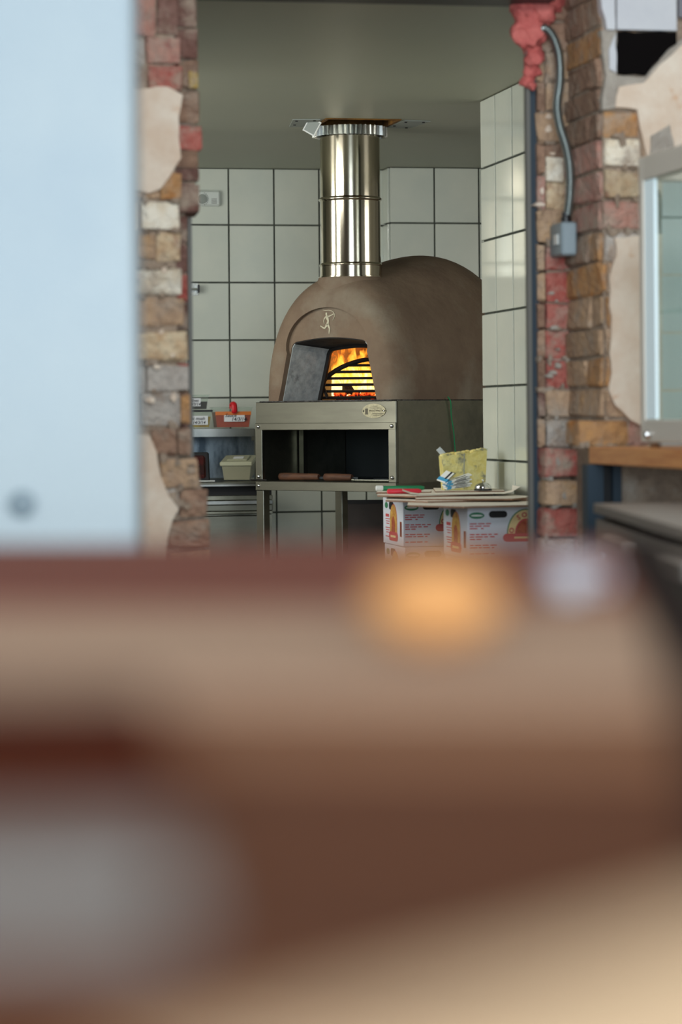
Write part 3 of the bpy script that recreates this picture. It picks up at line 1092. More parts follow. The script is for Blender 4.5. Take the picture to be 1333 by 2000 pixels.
def emissive(name, stops, strength, nscale, alpha=None):
    m = bpy.data.materials.new(name)
    m.use_nodes = True
    nt = m.node_tree
    nd, ln = nt.nodes, nt.links
    nd.remove(nd['Principled BSDF'])
    tc = nd.new('ShaderNodeTexCoord')
    sep = nd.new('ShaderNodeSeparateXYZ')
    ln.new(tc.outputs['Generated'], sep.inputs[0])
    ns = nd.new('ShaderNodeTexNoise')
    ns.inputs['Scale'].default_value = nscale
    ns.inputs['Detail'].default_value = 3
    mp = nd.new('ShaderNodeMapping')
    mp.inputs['Scale'].default_value = (1, 1, .62)
    ns.inputs['Distortion'].default_value = 1.6
    ln.new(tc.outputs['Object'], mp.inputs[0])
    oi = nd.new('ShaderNodeObjectInfo')
    off = nd.new('ShaderNodeMath')
    off.operation = 'MULTIPLY'
    off.inputs[1].default_value = 9.0
    ln.new(oi.outputs['Random'], off.inputs[0])
    ln.new(off.outputs[0], mp.inputs['Location'])
    ln.new(mp.outputs[0], ns.inputs['Vector'])
    ad = nd.new('ShaderNodeMath')
    ad.operation = 'MULTIPLY_ADD'
    ln.new(ns.outputs['Fac'], ad.inputs[0])
    ad.inputs[1].default_value = 1.3
    sb2 = nd.new('ShaderNodeMath')
    sb2.operation = 'SUBTRACT'
    ln.new(sep.outputs['Z'], sb2.inputs[0])
    sb2.inputs[1].default_value = .62
    ln.new(sb2.outputs[0], ad.inputs[2])
    rp = nd.new('ShaderNodeValToRGB')
    el = rp.color_ramp.elements
    el[0].position, el[0].color = stops[0]
    el[1].position, el[1].color = stops[-1]
    for p, c_ in stops[1:-1]:
        e = el.new(p)
        e.color = c_
    ln.new(ad.outputs[0], rp.inputs[0])
    em_ = nd.new('ShaderNodeEmission')
    em_.inputs['Strength'].default_value = strength
    ln.new(rp.outputs[0], em_.inputs[0])
    out = nd['Material Output']
    if alpha:
        tr = nd.new('ShaderNodeBsdfTransparent')
        mx = nd.new('ShaderNodeMixShader')
        mr = nd.new('ShaderNodeMapRange')
        mr.inputs['From Min'].default_value = alpha[0]
        mr.inputs['From Max'].default_value = alpha[1]
        mr.inputs['To Min'].default_value = 1
        mr.inputs['To Max'].default_value = alpha[2]
        ln.new(ad.outputs[0], mr.inputs['Value'])
        ln.new(mr.outputs[0], mx.inputs[0])
        ln.new(tr.outputs[0], mx.inputs[1])
        ln.new(em_.outputs[0], mx.inputs[2])
        ln.new(mx.outputs[0], out.inputs[0])
    else:
        ln.new(em_.outputs[0], out.inputs[0])
    MATS[name] = m


emissive('flame', [(.0, (1, .82, .36, 1)), (.25, (1, .55, .07, 1)), (.48, (1, .30, .02, 1)), (.75, (1, .13, .005, 1))], 2.0, 20, (.13, .55, .0))
emissive('ember', [(.2, (.02, .012, .01, 1)), (.42, (.05, .01, .006, 1)), (.55, (.9, .05, .01, 1)), (.75, (1, .22, .03, 1))], 1.0, 26)

fire_c = ovw(.195, .385, ZH)
fire = thing('fire', 'burning wood fire with tall yellow flames inside the oven', 'fire', fire_c, 0)


def flame_mesh(h, w, lean, seed):
    r = random.Random(seed)
    pr = [(0, .45), (.06, .75), (.15, .98), (.27, 1.0), (.4, .82), (.54, .58), (.67, .42), (.8, .26), (.91, .12), (1, .015)]
    ph = r.uniform(0, 6.28)
    mb = MB()
    n = 10
    vs, fs = [], []
    for i, (t, q) in enumerate(pr):
        cx = lean * t * t + .42 * w * math.sin(6.5 * t + ph) * t ** .5
        cy = .12 * w * math.cos(4 * t + ph)
        for k in range(n):
            an = 2 * math.pi * k / n
            vs.append((cx + q * w / 2 * math.cos(an) * (1 + .12 * math.sin(3 * an + 7 * t)), cy + q * w * .28 * math.sin(an), t * h))
    for i in range(len(pr) - 1):
        for k in range(n):
            k2 = (k + 1) % n
            fs.append((i * n + k, i * n + k2, (i + 1) * n + k2, (i + 1) * n + k))
    fs.append(tuple(range(n - 1, -1, -1)))
    fs.append(tuple((len(pr) - 1) * n + k for k in range(n)))
    mb.add(vs, fs)
    return mb.mesh('flame', 'all')


fr = random.Random(5)
for i in range(24):
    h = fr.uniform(.15, .31)
    w = fr.uniform(.028, .058)
    fo = link('flame', flame_mesh(h, w, fr.uniform(-.03, .04), i), 'flame', fire)
    row = i % 3
    fo.location = (-.105 + .235 * ((i // 3) + fr.uniform(.1, .9)) / 8, -.01 + .035 * row + fr.uniform(-.01, .01), .012 + fr.uniform(0, .03))
    fo.rotation_euler = (0, fr.uniform(-.22, .26), fr.uniform(-.4, .4))
plain('charred_log', 38, 28, 22, .9, col2=lin(14, 11, 10), scale=30, bump=.8, bscale=50)
for (x, y, z, l, rz, ry) in [(.04, .03, .050, .22, .45, .05), (.06, .07, .055, .20, .1, -.04), (.05, .04, .10, .17, .3, .2)]:
    mb = MB().tube(smoothpts([(-l / 2, 0, 0), (-l / 5, .008, .006), (l / 5, -.006, 0), (l / 2, 0, .006)], 4), .022, 9)
    lo_ = mb.build('log', 'charred_log', fire, True)
    lo_.location = (x, y, z - .012)
    lo_.rotation_euler = (0, ry, rz)
mb = MB()
for i in range(150):
    s = fr.uniform(.008, .017)
    x, y = fr.uniform(-.10, .16), fr.uniform(-.05, .07)
    z = s * .4 + fr.uniform(0, .028)
    vs, fs = chamfer_box(.2, .2, .2)
    rot = Matrix.Rotation(fr.uniform(0, 3), 3, 'Z') @ Matrix.Rotation(fr.uniform(0, 3), 3, 'X')
    mb.add([tuple((rot @ Vector(v)) * s + Vector((x, y, z))) for v in vs], fs)
eo = mb.build('ember_bed', 'ember', fire)
eo['kind'] = 'stuff'
pl = bpy.data.lights.new('fire_glow', 'POINT')
pl.energy = 3.0
pl.color = (1, .30, .06)
pl.shadow_soft_size = .06
plo = bpy.data.objects.new('fire_glow', pl)
C.objects.link(plo)
plo.location = fire_c + Vector((0.05, -.02, .20))

# arched iron grate standing in front of the fire
gp = atY(752, 778, 10.11)
grate = thing('fire_grate', 'black arched iron fire grate with horizontal bars inside the oven', 'grate', (gp.x, 10.11, ZH), math.radians(-4))
GR, GH = .262, .158
arc = [(-GR * math.cos(math.pi * k / 28), 0, .004 + GH * math.sin(math.pi * k / 28)) for k in range(29)]
arc = [p for p in arc if p[0] < .16]
MB().tube(arc, .0090, 8).build('arch', 'cast_iron', grate, 'all')
for k in range(6):
    z = .012 + k * .0245
    xx = GR * math.sqrt(max(0, 1 - (z / GH) ** 2)) + .002
    MB().tube([(-xx, 0, z), (min(xx, .155), 0, z)], .0054, 7).build('bar', 'cast_iron', grate)
MB().tube([(-.235, 0, .055), (-.215, -.03, .010)], .006, 7).build('foot', 'cast_iron', grate)

# steel base -----------------------------------------------------------------
ZP = EYE - .030                      # lower edge of the solid front panel
ft = MB()
MB().box(0, 0, ZP, OW, .012, ZH - .004, .002).build('front_panel', 'steel', oven)
MB().box(OW - .006, .012, ZB - .03, OW, OD, ZH - .004).build('side_panel', 'steel_side', oven)
MB().box(0, .012, ZB - .03, .006, OD, ZH - .004).build('side_panel', 'steel_side', oven)
MB().box(0.006, OD - .006, ZB - .03, OW - .006, OD, ZH - .004).build('back_panel', 'black_interior', oven)
MB().box(0.006, .012, ZH - .012, OW - .006, OD - .006, ZH - .0045).build('top_plate', 'steel', oven)
for x0 in (0, OW - .034):
    MB().box(x0, -.004, ZB - .0, x0 + .034, .012, ZP + .0, .0015).build('corner_strip', 'steel', oven)
MB().box(0, -.0045, ZP - .016, OW, .010, ZP + .010, .0015).build('angle_rail', 'steel', oven)
MB().box(0, -.005, ZB - .034, OW, .5, ZB, .0015).build('bottom_shelf', 'steel', oven)
MB().box(.008, .52, ZB, OW - .008, .53, ZH - .013).build('compartment_back', 'black_interior', oven)
MB().box(.012, .235, ZB, .034, .26, ZH - .013).build('inner_post', 'steel', oven)
for (x, z) in [(.017, ZP - .003), (OW - .017, ZP - .003), (.017, ZB + .018), (OW - .017, ZB + .018), (.017, ZB - .017)]:
    b_ = MB().lathe([(.0075, 0), (.007, .003), (.004, .0055), (.001, .006)], 12).build('bolt', 'chrome', oven, 50)
    b_.location = (x, -.005, z)
    b_.rotation_euler = (math.pi / 2, 0, 0)
for (x, y) in [(0, 0), (OW - .036, 0), (0, .46), (OW - .036, .46)]:
    MB().box(x, y, 0, x + .036, y + .036, ZB - .034, .002).build('leg', 'steel', oven)
MB().tube(smoothpts([(.06, -.007, ZB + .004), (.02, -.012, ZB + .006), (-.02, -.008, ZB + .004), (-.022, .012, ZB + .003), (.0, .03, ZB + .004)], 5), .003, 6).build('wire_hook', 'cast_iron', oven)
# oval maker's plate
plq = MB()
ov = [(.055 * math.cos(2 * math.pi * k / 40), .0262 * math.sin(2 * math.pi * k / 40)) for k in range(40)]
plq.prism(ov, lambda p: (p[0], -.0025, p[1]), lambda p: (p[0], .001, p[1]))
po = plq.build('oval_plate', 'plaque', oven)
po.location = (.578, 0, (ZP + ZH) / 2 + .006)
for (x, z, w, h) in [(.004, .017, .02, .0015), (.004, .0125, .05, .001), (.012, .0085, .056, .001), (.02, -.010, .052, .0024), (.02, -.0155, .046, .0024), (-.034, -.002, .012, .022)]:
    MB().box(x - w / 2, -.0032, z - h / 2, x + w / 2, -.002, z + h / 2).build('engraving', 'plaque_ink', po)
text('Wood Firing Ovens', .0098, 'plaque_ink', po, Matrix.Translation((-.022, -.0028, .001)) @ FRONT, name='engraved_words')
for sx in (-1, 1):
    q = MB().lathe([(.004, 0), (.003, .002), (.001, .003)], 10).build('rivet', 'chrome', po)
    q.location = (sx * .048, -.0024, 0)
    q.rotation_euler = (math.pi / 2, 0, 0)
# green wire down the side
wp = [(OW + .004, .30, ZH + .01), (OW + .010, .31, ZH - .01), (OW + .006, .318, ZH - .06), (OW + .009, .328, ZH - .12), (OW + .007, .336, ZH - .17), (OW + .010, .34, ZH - .24)]
MB().tube(smoothpts(wp, 5), .0022, 6).build('wire', 'wire_green', oven)

# flue -------------------------------------------------------------------------
zf0, zf1 = ZH + .425, z_ceil - .003
flue = thing('flue_pipe', 'polished steel flue pipe rising from the oven to the ceiling', 'flue', (flue_c.x, flue_c.y, zf0), 0)
R = .1165
hz = zf1 - zf0
zz = lambda py: EYE + (HOR - py) / F * 9.95 - zf0
MB().lathe([(R, 0), (R, zz(519)), (R - .003, zz(519)), (R - .003, 0)], 64, caps=False).build('flue_collar', 'flue_steel', flue, 30)
MB().lathe([(R - .004, zz(519)), (R - .004, zz(391)), (R - .008, zz(391)), (R - .008, zz(519))], 64, caps=False).build('flue_section', 'flue_steel', flue, 30)
MB().lathe([(R - .004, zz(391)), (R - .004, hz - .02), (R - .008, hz - .02), (R - .008, zz(391))], 64, caps=False).build('flue_section', 'flue_steel', flue, 30)
for py in (519, 391):
    pr = [(R - .004 + .006 * math.sin(math.pi * k / 8), zz(py) - .008 + .016 * k / 8) for k in range(9)]
    MB().lathe(pr, 64, caps=False).build('bead_ring', 'flue_steel', flue, 'all')
MB().lathe([(R - .003, zz(547)), (R + .004, zz(546)), (R + .004, zz(541)), (R - .003, zz(540))], 64, caps=False).build('base_ring', 'flue_steel', flue, 30)
seat = MB().lathe([(R - .006, zz(541)), (R + .004, zz(543)), (R + .009, zz(550)), (R + .0115, zz(562)), (R + .012, zz(592)), (R - .006, zz(592))], 56, caps=False).build('flue_seat', 'clay', None, 50)
seat.parent = oven
seat.matrix_parent_inverse = Matrix.Identity(4)
seat.location = (.342, .158, zf0)
# corrugated collar at the ceiling
mb = MB()
nn = 42
vs, fs = [], []
for k in range(nn * 4):
    a_ = 2 * math.pi * k / (nn * 4)
    r_ = R + .008 + (0, .008, .016, .008)[k % 4]
    for z in (hz - .037, hz - .002):
        vs.append((r_ * math.cos(a_), r_ * math.sin(a_), z))
m_ = nn * 4
for k in range(m_):
    k2 = (k + 1) % m_
    fs.append((2 * k, 2 * k2, 2 * k2 + 1, 2 * k + 1))
mb.add(vs, fs).build('ribbed_collar', 'steel_bright', flue)
# brown lined hole in the ceiling round it
fr_ = thing('ceiling_hole_frame', 'brown and amber lined square cut-out in the ceiling round the flue', 'frame', K(fa, fb, z_ceil), AL)
for (x0, y0, x1, y1) in [(-HA, -HB0, HA, -HB0 + .012), (-HA, HB1 - .012, HA, HB1), (-HA, -HB0 + .012, -HA + .012, HB1 - .012), (HA - .012, -HB0 + .012, HA, HB1 - .012)]:
    MB().box(x0, y0, -.004, x1, y1, .10).build('lining_board', 'insulation', fr_)
MB().box(-HA, -HB0, .10, HA, HB1, .108).build('top_board', 'insulation', fr_)
for sx, lab in ((-1, 'left'), (1, 'right')):
    p = thing('ceiling_plate', 'thin grey fixing plate screwed to the ceiling %s of the flue' % lab, 'plate', K(fa + sx * (HA + .05), fb - .10, z_ceil - .004), AL + sx * .12, 'ceiling plates by the flue')
    MB().box(-.05, -.14, 0, .05, .10, .0035).build('plate', 'card_tag', p)
    for (x, y) in [(-.035, -.11), (.03, -.12), (-.035, .02), (.03, .07)]:
        q = MB().lathe([(.005, -.003), (.006, 0)], 8).build('screw', 'dark_gap', p)
        q.location = (x, y, 0)
cp = atY(610, 247, 9.75)
tgo = thing('hanging_tag', 'small square grey tag hanging crooked beside the top of the flue', 'tag', cp, math.radians(-14))
MB().box(-.022, -.002, -.026, .022, .002, .026).build('card', 'card_tag', tgo)
for (x0, z0, x1, z1) in [(-.025, -.029, .025, -.024), (-.025, .024, .025, .029), (-.025, -.024, -.021, .024), (.021, -.024, .025, .024)]:
    MB().box(x0, -.003, z0, x1, .003, z1).build('border', 'plastic_white', tgo)
MB().tube([(0, 0, .028), (.004, .0, .06), (.012, .0, z_ceil - cp.z)], .001, 5).build('string', 'dark_gap', tgo)
tgo.rotation_euler = (0, math.radians(30), math.radians(-14))

# peels and rod lying in the compartment --------------------------------------
for (x, y, l, rz, lab) in [(.05, .075, .19, .05, 'wooden peel handle at the left of the oven compartment'), (.285, .06, .13, .06, 'shorter wooden peel handle in the middle of the oven compartment')]:
    t = thing('pizza_peel', lab, 'pizza peel', ovw(x, y, ZB + .001), OV_ROT + rz, 'peels in the oven compartment')
    prof = [(.007, 0), (.0135, .006), (.0145, .03), (.0135, l * .5), (.0125, l - .01), (.010, l)]
    h_ = MB().lathe(prof, 16).build('handle', 'wood_handle', t, 50)
    h_.rotation_euler = (0, math.pi / 2, 0)
    h_.location = (0, 0, .015)
    MB().box(l - .005, .0, .008, l + .026, .02, .016).build('shaft', 'black_interior', t)
    MB().box(l - .09, .10, .004, l + .09, .30, .008).build('blade', 'black_interior', t)
    MB().box(l + .004, .018, .006, l + .024, .10, .012).build('neck', 'black_interior', t)
t = thing('steel_rod', 'thin bright steel rod lying at the right of the oven compartment', 'rod', ovw(.47, .012, ZB + .001), OV_ROT + .01)
MB().tube([(0, 0, .006), (.165, 0, .006)], .0042, 8).build('shank', 'steel_bright', t)
MB().tube([(-.008, 0, .007), (.004, 0, .006)], .0062, 8).build('tip', 'chrome', t)

# ================================================================ LEFT COUNTER
bc = ab(450, 10.80)[1]
ac0, ac1 = -.6, on_b(534, 980, bc)[0]
zc_ = on_b(450, 943, bc)[1]
ct = thing('steel_counter', 'stainless steel kitchen counter with drawers left of the oven', 'counter', K(ac1, bc, 0), AL)
L = ac1 - ac0
MB().box(-L, 0, zc_ - .006, 0, b_back - bc - .008, zc_ + .002, .001).build('worktop', 'steel', ct)
MB().box(-L, .0, zc_ - .014, 0, .012, zc_ - .0062).build('worktop_edge', 'steel_bright', ct)
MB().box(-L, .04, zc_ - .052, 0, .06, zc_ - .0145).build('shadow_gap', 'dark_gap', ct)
MB().box(-L, .06, 0, 0, b_back - bc - .02, zc_ - .0065).build('carcass', 'steel_side', ct)
zz0 = zc_ - .052
for k, (h, y0, m) in enumerate([(.020, .012, 'steel_side'), (.018, .004, 'steel_bright'), (.026, .014, 'steel'), (.012, .008, 'steel_side')]):
    MB().box(-L, y0, zz0 - h + .001, 0, .0598, zz0, .002).build('drawer_rail', m, ct)
    zz0 -= h
for k in range(2):
    MB().box(-.62 * (k + 1) + .005, .012, .12, -.62 * k - .03 if k == 0 else -.62 * k - .005, .0598, zz0 - .006, .003).build('drawer_front', 'sheet_smeared' if False else 'steel', ct)
MB().box(-.028, .02, .0, -.002, .0598, zz0 - .004).build('end_stile', 'steel_side', ct)
# splashback + over-shelf
bs = ab(450, 11.20)[1]
as1 = on_b(497, 845, bs)[0]
zs_ = on_b(440, 837.5, bs)[1]
splash = MB()
sh = thing('over_shelf', 'stainless steel over-shelf with folded front edge above the counter', 'shelf', K(as1, bs, zs_), AL)
MB().box(-1.2, 0, -.004, 0, b_back - bs - .012, 0).build('shelf_plate', 'steel', sh)
MB().box(-1.2, -.003, -.033, 0, .001, 0).build('front_fold', 'steel_bright', sh)
MB().box(.0, -.003, zc_ + .003 - zs_, .016, .02, -.002).build('bracket', 'steel_side', sh)
MB().box(-.012, .0005, -.05, .0, .03, -.033).build('gusset', 'steel', sh)
MB().box(-1.2, b_back - bs - .02, zc_ + .004 - zs_, .10, b_back - bs - .010, -.004).build('splashback', 'sheet_smeared', sh)


def tub(name, label, px0, px1, pyb, pyt, b, depth, content, fill, taper=.012, lid=None, grp=None, wall='clear_plastic'):
    a0, z0 = on_b(px0, pyb, b)
    a1, z1 = on_b(px1, pyt, b)
    w, h = a1 - a0, z1 - z0
    t = thing(name, label, 'food tub', K((a0 + a1) / 2, b, z0 + .001), AL, grp)

    def ring(e, z):
        f_ = taper * (1 - z / h)
        return [(-w / 2 + f_ + e, f_ * .5 + e, z), (w / 2 - f_ - e, f_ * .5 + e, z), (w / 2 - f_ - e, depth - f_ * .5 - e, z), (-w / 2 + f_ + e, depth - f_ * .5 - e, z)]
    vs = ring(0, 0) + ring(0, h) + ring(.0015, h) + ring(.0015, .0015)
    fs = [(3, 2, 1, 0), (12, 13, 14, 15)]
    for i in range(4):
        j = (i + 1) % 4
        fs += [(i, j, 4 + j, 4 + i), (4 + i, 4 + j, 8 + j, 8 + i), (8 + i, 8 + j, 12 + j, 12 + i)]
    MB().add(vs, fs).build('tub_wall', wall, t)
    vs = ring(.002, .002) + ring(.002, h * fill)
    MB().add(vs, [(3, 2, 1, 0), (4, 5, 6, 7)] + [(i, (i + 1) % 4, 4 + (i + 1) % 4, 4 + i) for i in range(4)]).build('contents', content, t)
    rim = ring(-.003, h)
    MB().tube([Vector(p) for p in rim], .0022, 6, closed=True).build('rim', wall if wall == 'clear_plastic' else lid or wall, t)
    return t, w, h


def sticker(t, x0, x1, z0, z1, lines, y=-.004):
    MB().box(x0, y - .0008, z0, x1, y + .0035, z1).build('label', 'paper', t)
    for (s, x, z, size) in lines:
        text(s, size, 'ink', t, Matrix.Translation((x, y - .0012, z)) @ FRONT, shear=.25, name='handwriting', bold=.00025)


bt = bs + .02
t, w, h = tub('sauce_tub', 'clear tub of orange red sauce with a white sticker and red clip on the shelf', 419, 493, 836, 796, bt, .11, 'sauce', .78)
sticker(t, -w * .24, w * .30, h * .30, h * .70, [('Sauce', -w * .22, h * .60, .021), ('14/3/14', -w * .06, h * .41, .021)], .0)
MB().box(-w / 2 + .005, -.001, h * .62, w / 2 - .005, .0015, h * .80).build('sauce_smear', 'sauce_film', t)
cl = MB().tube(smoothpts([(-.002, .012, h - .006), (-.002, .010, h + .012), (0, -.002, h + .016), (.002, -.010, h + .008), (.003, -.011, h - .014), (.002, -.006, h - .018)], 5), .010, 8).build('clip', 'red_plastic', t, True)
cl.scale = (1.25, 1, 1)
t, w, h = tub('garlic_tub', 'tub of yellow garlic mush with a black lid at the left end of the shelf', 350, 414, 836, 806, bt, .11, 'garlic', .72, .010)
sticker(t, -w * .36, w * .38, h * .18, h * .78, [('Garlic mush', -w * .36, h * .60, .0185), ('14/3/14', -w * .10, h * .33, .018)], .0)
MB().box(-w / 2 - .004, -.004, h + .0025, w / 2 + .004, .114, h + .011, .002).build('lid', 'black_plastic', t)
a_, z_ = on_b(380, 802, bt)
t, w, h = tub('olive_tub', 'clear tub of dark food stacked on the black lidded tub', 352, 408, 800.5, 772, bt, .11, 'dark_food', .55, .008)
sticker(t, -w * .25, w * .22, h * .22, h * .78, [('Olives', -w * .22, h * .62, .017), ('14/3/14', -w * .22, h * .36, .017)], .0)
# lower: dark red pack leaning, lidded tub
bl = ab(450, 10.98)[1]
a0_, z0_ = on_b(378, 928, bl)
t = thing('vacuum_pack', 'dark red glossy food pack leaning in a black tray on the counter', 'food pack', K(a0_, bl, zc_ + .003), AL)
tray = MB().box(-.07, 0, 0, .07, .02, .125, .006).build('tray', 'black_plastic', t)
tray.rotation_euler = (math.radians(-14), 0, 0)
food = MB().box(-.06, -.010, .012, .052, .004, .108, .008).build('contents', 'dark_red', t)
food.rotation_euler = (math.radians(-14), 0, 0)
MB().box(-.07, -.03, 0, .085, .0, .004).build('tray_foot', 'plastic_white', t)
a0_, z0_ = on_b(463, 936, bl)
t, w, h = tub('lidded_tub', 'cloudy lidded tub of pink food standing on the counter', 434, 491, 936.5, 905, bl - .02, .15, 'meat_pink', .5, .008, lid='frosted_plastic', wall='frosted_plastic')
t.location.z = zc_ + .003
t.rotation_euler = (math.radians(9), 0, AL - .30)
t.location.z += .004
plain('lid_plastic', 176, 176, 150, 0.35)
MB().box(-w / 2 - .007, -.007, h - .006, w / 2 + .007, .157, h + .012, .004).build('lid', 'lid_plastic', t)
MB().box(-w / 2 + .018, .02, h + .0122, w / 2 - .018, .13, h + .017, .003).build('lid_panel', 'lid_plastic', t)
MB().box(-.02, .05, h + .0172, .022, .09, h + .0182).build('sticker', 'paper', t)
# ring of the counter edge by the oven: a bent wire hook
hkx = on_b(505, 941, bc - .3)
p = atY(507, 942, 10.0)

# thermostat + bracket on the tiles
a, z = on_b(402, 388, b_back - .01)
th = thing('thermostat', 'pale grey wall thermostat with round dial on the white tiles', 'thermostat', K(a, b_back - .006, z), AL)
MB().box(-.062, -.026, -.034, .062, 0, .034, .008).build('case', 'grey_plastic', th)
d = MB().lathe([(.021, 0), (.020, .006), (.014, .008)], 28).build('dial', 'card_tag', th, 50)
d.location = (-.018, -.026, -.003)
d.rotation_euler = (math.pi / 2, 0, 0)
for k in range(9):
    a2 = -1.2 + k * .3
    MB().box(-.018 + .027 * math.cos(a2) - .0015, -.0275, -.003 + .027 * math.sin(a2) - .0015, -.018 + .027 * math.cos(a2) + .0015, -.0255, -.003 + .027 * math.sin(a2) + .0015).build('dial_mark', 'frame_paint', th)
for k in range(4):
    MB().box(.022, -.0272, -.022 + k * .006, .046, -.0255, -.020 + k * .006).build('vent_slot', 'frame_paint', th)
a, z = on_b(378, 565, b_back - .01)
bk = thing('wall_bracket', 'small steel bracket fixed to the tiles beside the left jamb', 'bracket', K(a, b_back - .006, z), AL)
MB().box(-.03, -.004, -.026, .022, 0, .026).build('plate', 'steel_bright', bk)
MB().box(-.03, -.04, -.004, .02, -.004, .004).build('arm', 'steel', bk)
MB().box(.014, -.044, -.016, .022, -.004, .018).build('catch', 'black_plastic', bk)

# dark board standing under the oven
p = atY(714, 978, 10.62)
dk = thing('dark_board', 'dark brown board leaning under the oven base', 'board', (p.x + .06, 10.62, 0), 0)
MB().box(-.145, 0, 0, .16, .018, p.z, .002).build('board', 'dark_board_paint', dk)
MB().box(-.145, -.002, p.z - .012, .16, .020, p.z + .003).build('edge_strip', 'dark_gap', dk)

# ================================================================ CARTONS ON A SIDE TABLE
ZT = .874                           # top of the cartons
BW, BD, BH = .29, .32, .156
aB, bB = ab(912, 8.10)
aA, bA = ab(786, 8.86)
side = thing('side_table', 'low steel side table carrying the printed cartons', 'table', K(aA - .02, bB - .04, 0), AL)
tw, td = .345, (bA + BD) - bB + .08
TZ = ZT - 2 * BH - .004
MB().box(0, 0, TZ - .03, tw, td, TZ, .002).build('table_top', 'steel', side)
for x, y in ((.01, .01), (tw - .05, .01), (.01, td - .05), (tw - .05, td - .05)):
    MB().box(x, y, 0, x + .04, y + .04, TZ - .03).build('leg', 'steel', side)


def slot(w, h, n=8):
    r = h / 2
    pts = []
    for k in range(n + 1):
        t_ = -math.pi / 2 + math.pi * k / n
        pts.append((w / 2 - r + r * math.cos(t_), r * math.sin(t_)))
    for k in range(n + 1):
        t_ = math.pi / 2 + math.pi * k / n
        pts.append((-w / 2 + r + r * math.cos(t_), r * math.sin(t_)))
    return pts


def ell(w, h, n=28):
    return [(w / 2 * math.cos(2 * math.pi * k / n), h / 2 * math.sin(2 * math.pi * k / n)) for k in range(n)]


def pr_front(t, poly, cx, cz, m, name, lvl=1):
    e = .0005 * lvl
    return MB().prism(poly, lambda p: (cx + p[0], -e, cz + p[1]), lambda p: (cx + p[0], .0002, cz + p[1])).build(name, m, t)


def pr_left(t, poly, cy, cz, m, name, lvl=1):
    e = .0005 * lvl
    return MB().prism(poly, lambda p: (-e, cy - p[0], cz + p[1]), lambda p: (.0002, cy - p[0], cz + p[1])).build(name, m, t)


def rect(w, h):
    return [(-w / 2, -h / 2), (w / 2, -h / 2), (w / 2, h / 2), (-w / 2, h / 2)]


def half(w, h, n=16):
    return [(w / 2 * math.cos(math.pi * k / n), h * math.sin(math.pi * k / n)) for k in range(n + 1)]


def carton(a, b, z, label, full=True):
    t = thing('tomato_carton', label, 'carton', K(a, b, z), AL, 'printed tomato cartons')
    # solid body; dark slots laid on it stand for the shade inside hand holes
    body = MB().box(0, 0, 0, BW, BD, BH - .001, .0015).build('box_body', 'carton_white', t)
    # front face prints
    pr_front(t, ell(.048, .020), .029, BH - .027, 'print_green', 'green_oval_logo')
    pr_front(t, ell(.038, .006), .029, BH - .027, 'plastic_white', 'oval_lettering', 2)
    pr_front(t, slot(.058, .021), .096, BH - .024, 'dark_gap', 'hand_hole')
    zl_ = BH - .052
    for k, (w1, nrow) in enumerate([(.070, 3), (.082, 3), (.080, 2), (.07, 1)]):
        for j in range(nrow):
            ww = w1 * (1.0 - .12 * j - (.3 if j == 2 else 0))
            # a printed line is a row of word-length dashes
            x = .007
            rr_ = random.Random(k * 7 + j)
            while x < .007 + ww:
                wl_ = rr_.uniform(.010, .024)
                pr_front(t, rect(min(wl_, .010 + ww - x), .0034), x + wl_ / 2, zl_, 'print_red', 'printed_line')
                x += wl_ + .004
            zl_ -= .0072
        zl_ -= .0105
    cx_, cz_ = .183, BH - .086
    pr_front(t, half(.120, .078), cx_, cz_, 'print_green', 'logo_rim')
    pr_front(t, half(.114, .0745), cx_, cz_, 'print_cream', 'logo_arch', 2)
    pr_front(t, half(.070, .048), cx_, cz_, 'print_red', 'logo_core', 3)
    pr_front(t, half(.062, .043), cx_, cz_, 'print_brick', 'logo_brick', 4)
    for k, chh in enumerate("O SOLE"):
        if chh == ' ':
            continue
        an = math.radians(168 - k * 24)
        rx, rz = .0455, .060
        text(chh, .021, 'print_red', t, Matrix.Translation((cx_ + rx * math.cos(an), -.0022, cz_ + rz * math.sin(an) * .98)) @ FRONT @ Matrix.Rotation(an - math.pi / 2, 4, 'Z'), name='logo_letter', align='CENTER', depth=.0002, bold=.0006)
    pr_front(t, slot(.140, .024), cx_ - .002, cz_ - .009, 'print_red', 'logo_banner', 5)
    pr_front(t, rect(.075, .006), cx_, cz_ - .009, 'print_cream', 'banner_lettering', 6)
    # left face prints (y runs away from the viewer)
    pr_left(t, ell(.05, .021), BD - .055, BH - .026, 'print_green', 'green_oval_logo')
    pr_left(t, slot(.075, .026), BD - .135, BH - .026, 'dark_gap', 'hand_hole')
    pr_left(t, rect(.055, .010), BD - .070, BH - .060, 'print_red', 'printed_line')
    zl_ = BH - .072
    for k in range(7):
        pr_left(t, rect(.070 - .012 * (k % 3), .0030), BD - .075, zl_, 'print_red', 'printed_line')
        zl_ -= .0078 if k % 3 != 2 else .014
    # tall arched oven picture
    arch_o = [(-.055, -.055), (.055, -.055)] + [(.055 * math.cos(math.pi * k / 14), .055 * math.sin(math.pi * k / 14) + .0) for k in range(15)]
    pr_left(t, [(x * 1.05, z * 1.05) for x, z in arch_o], .150, BH - .076, 'print_red', 'picture_rim')
    pr_left(t, arch_o, .150, BH - .076, 'print_gold', 'picture_arch', 2)
    pr_left(t, [(x * .5, z * .62 - .018) for x, z in arch_o], .150, BH - .076, 'print_brick', 'picture_core', 3)
    pr_left(t, slot(.135, .03), .150, BH - .128, 'print_red', 'picture_banner', 4)
    pr_left(t, rect(.08, .007), .150, BH - .128, 'print_cream', 'banner_lettering', 5)
    pr_left(t, slot(.022, .05), .035, BH - .10, 'print_brick', 'picture_tomatoes')
    return t


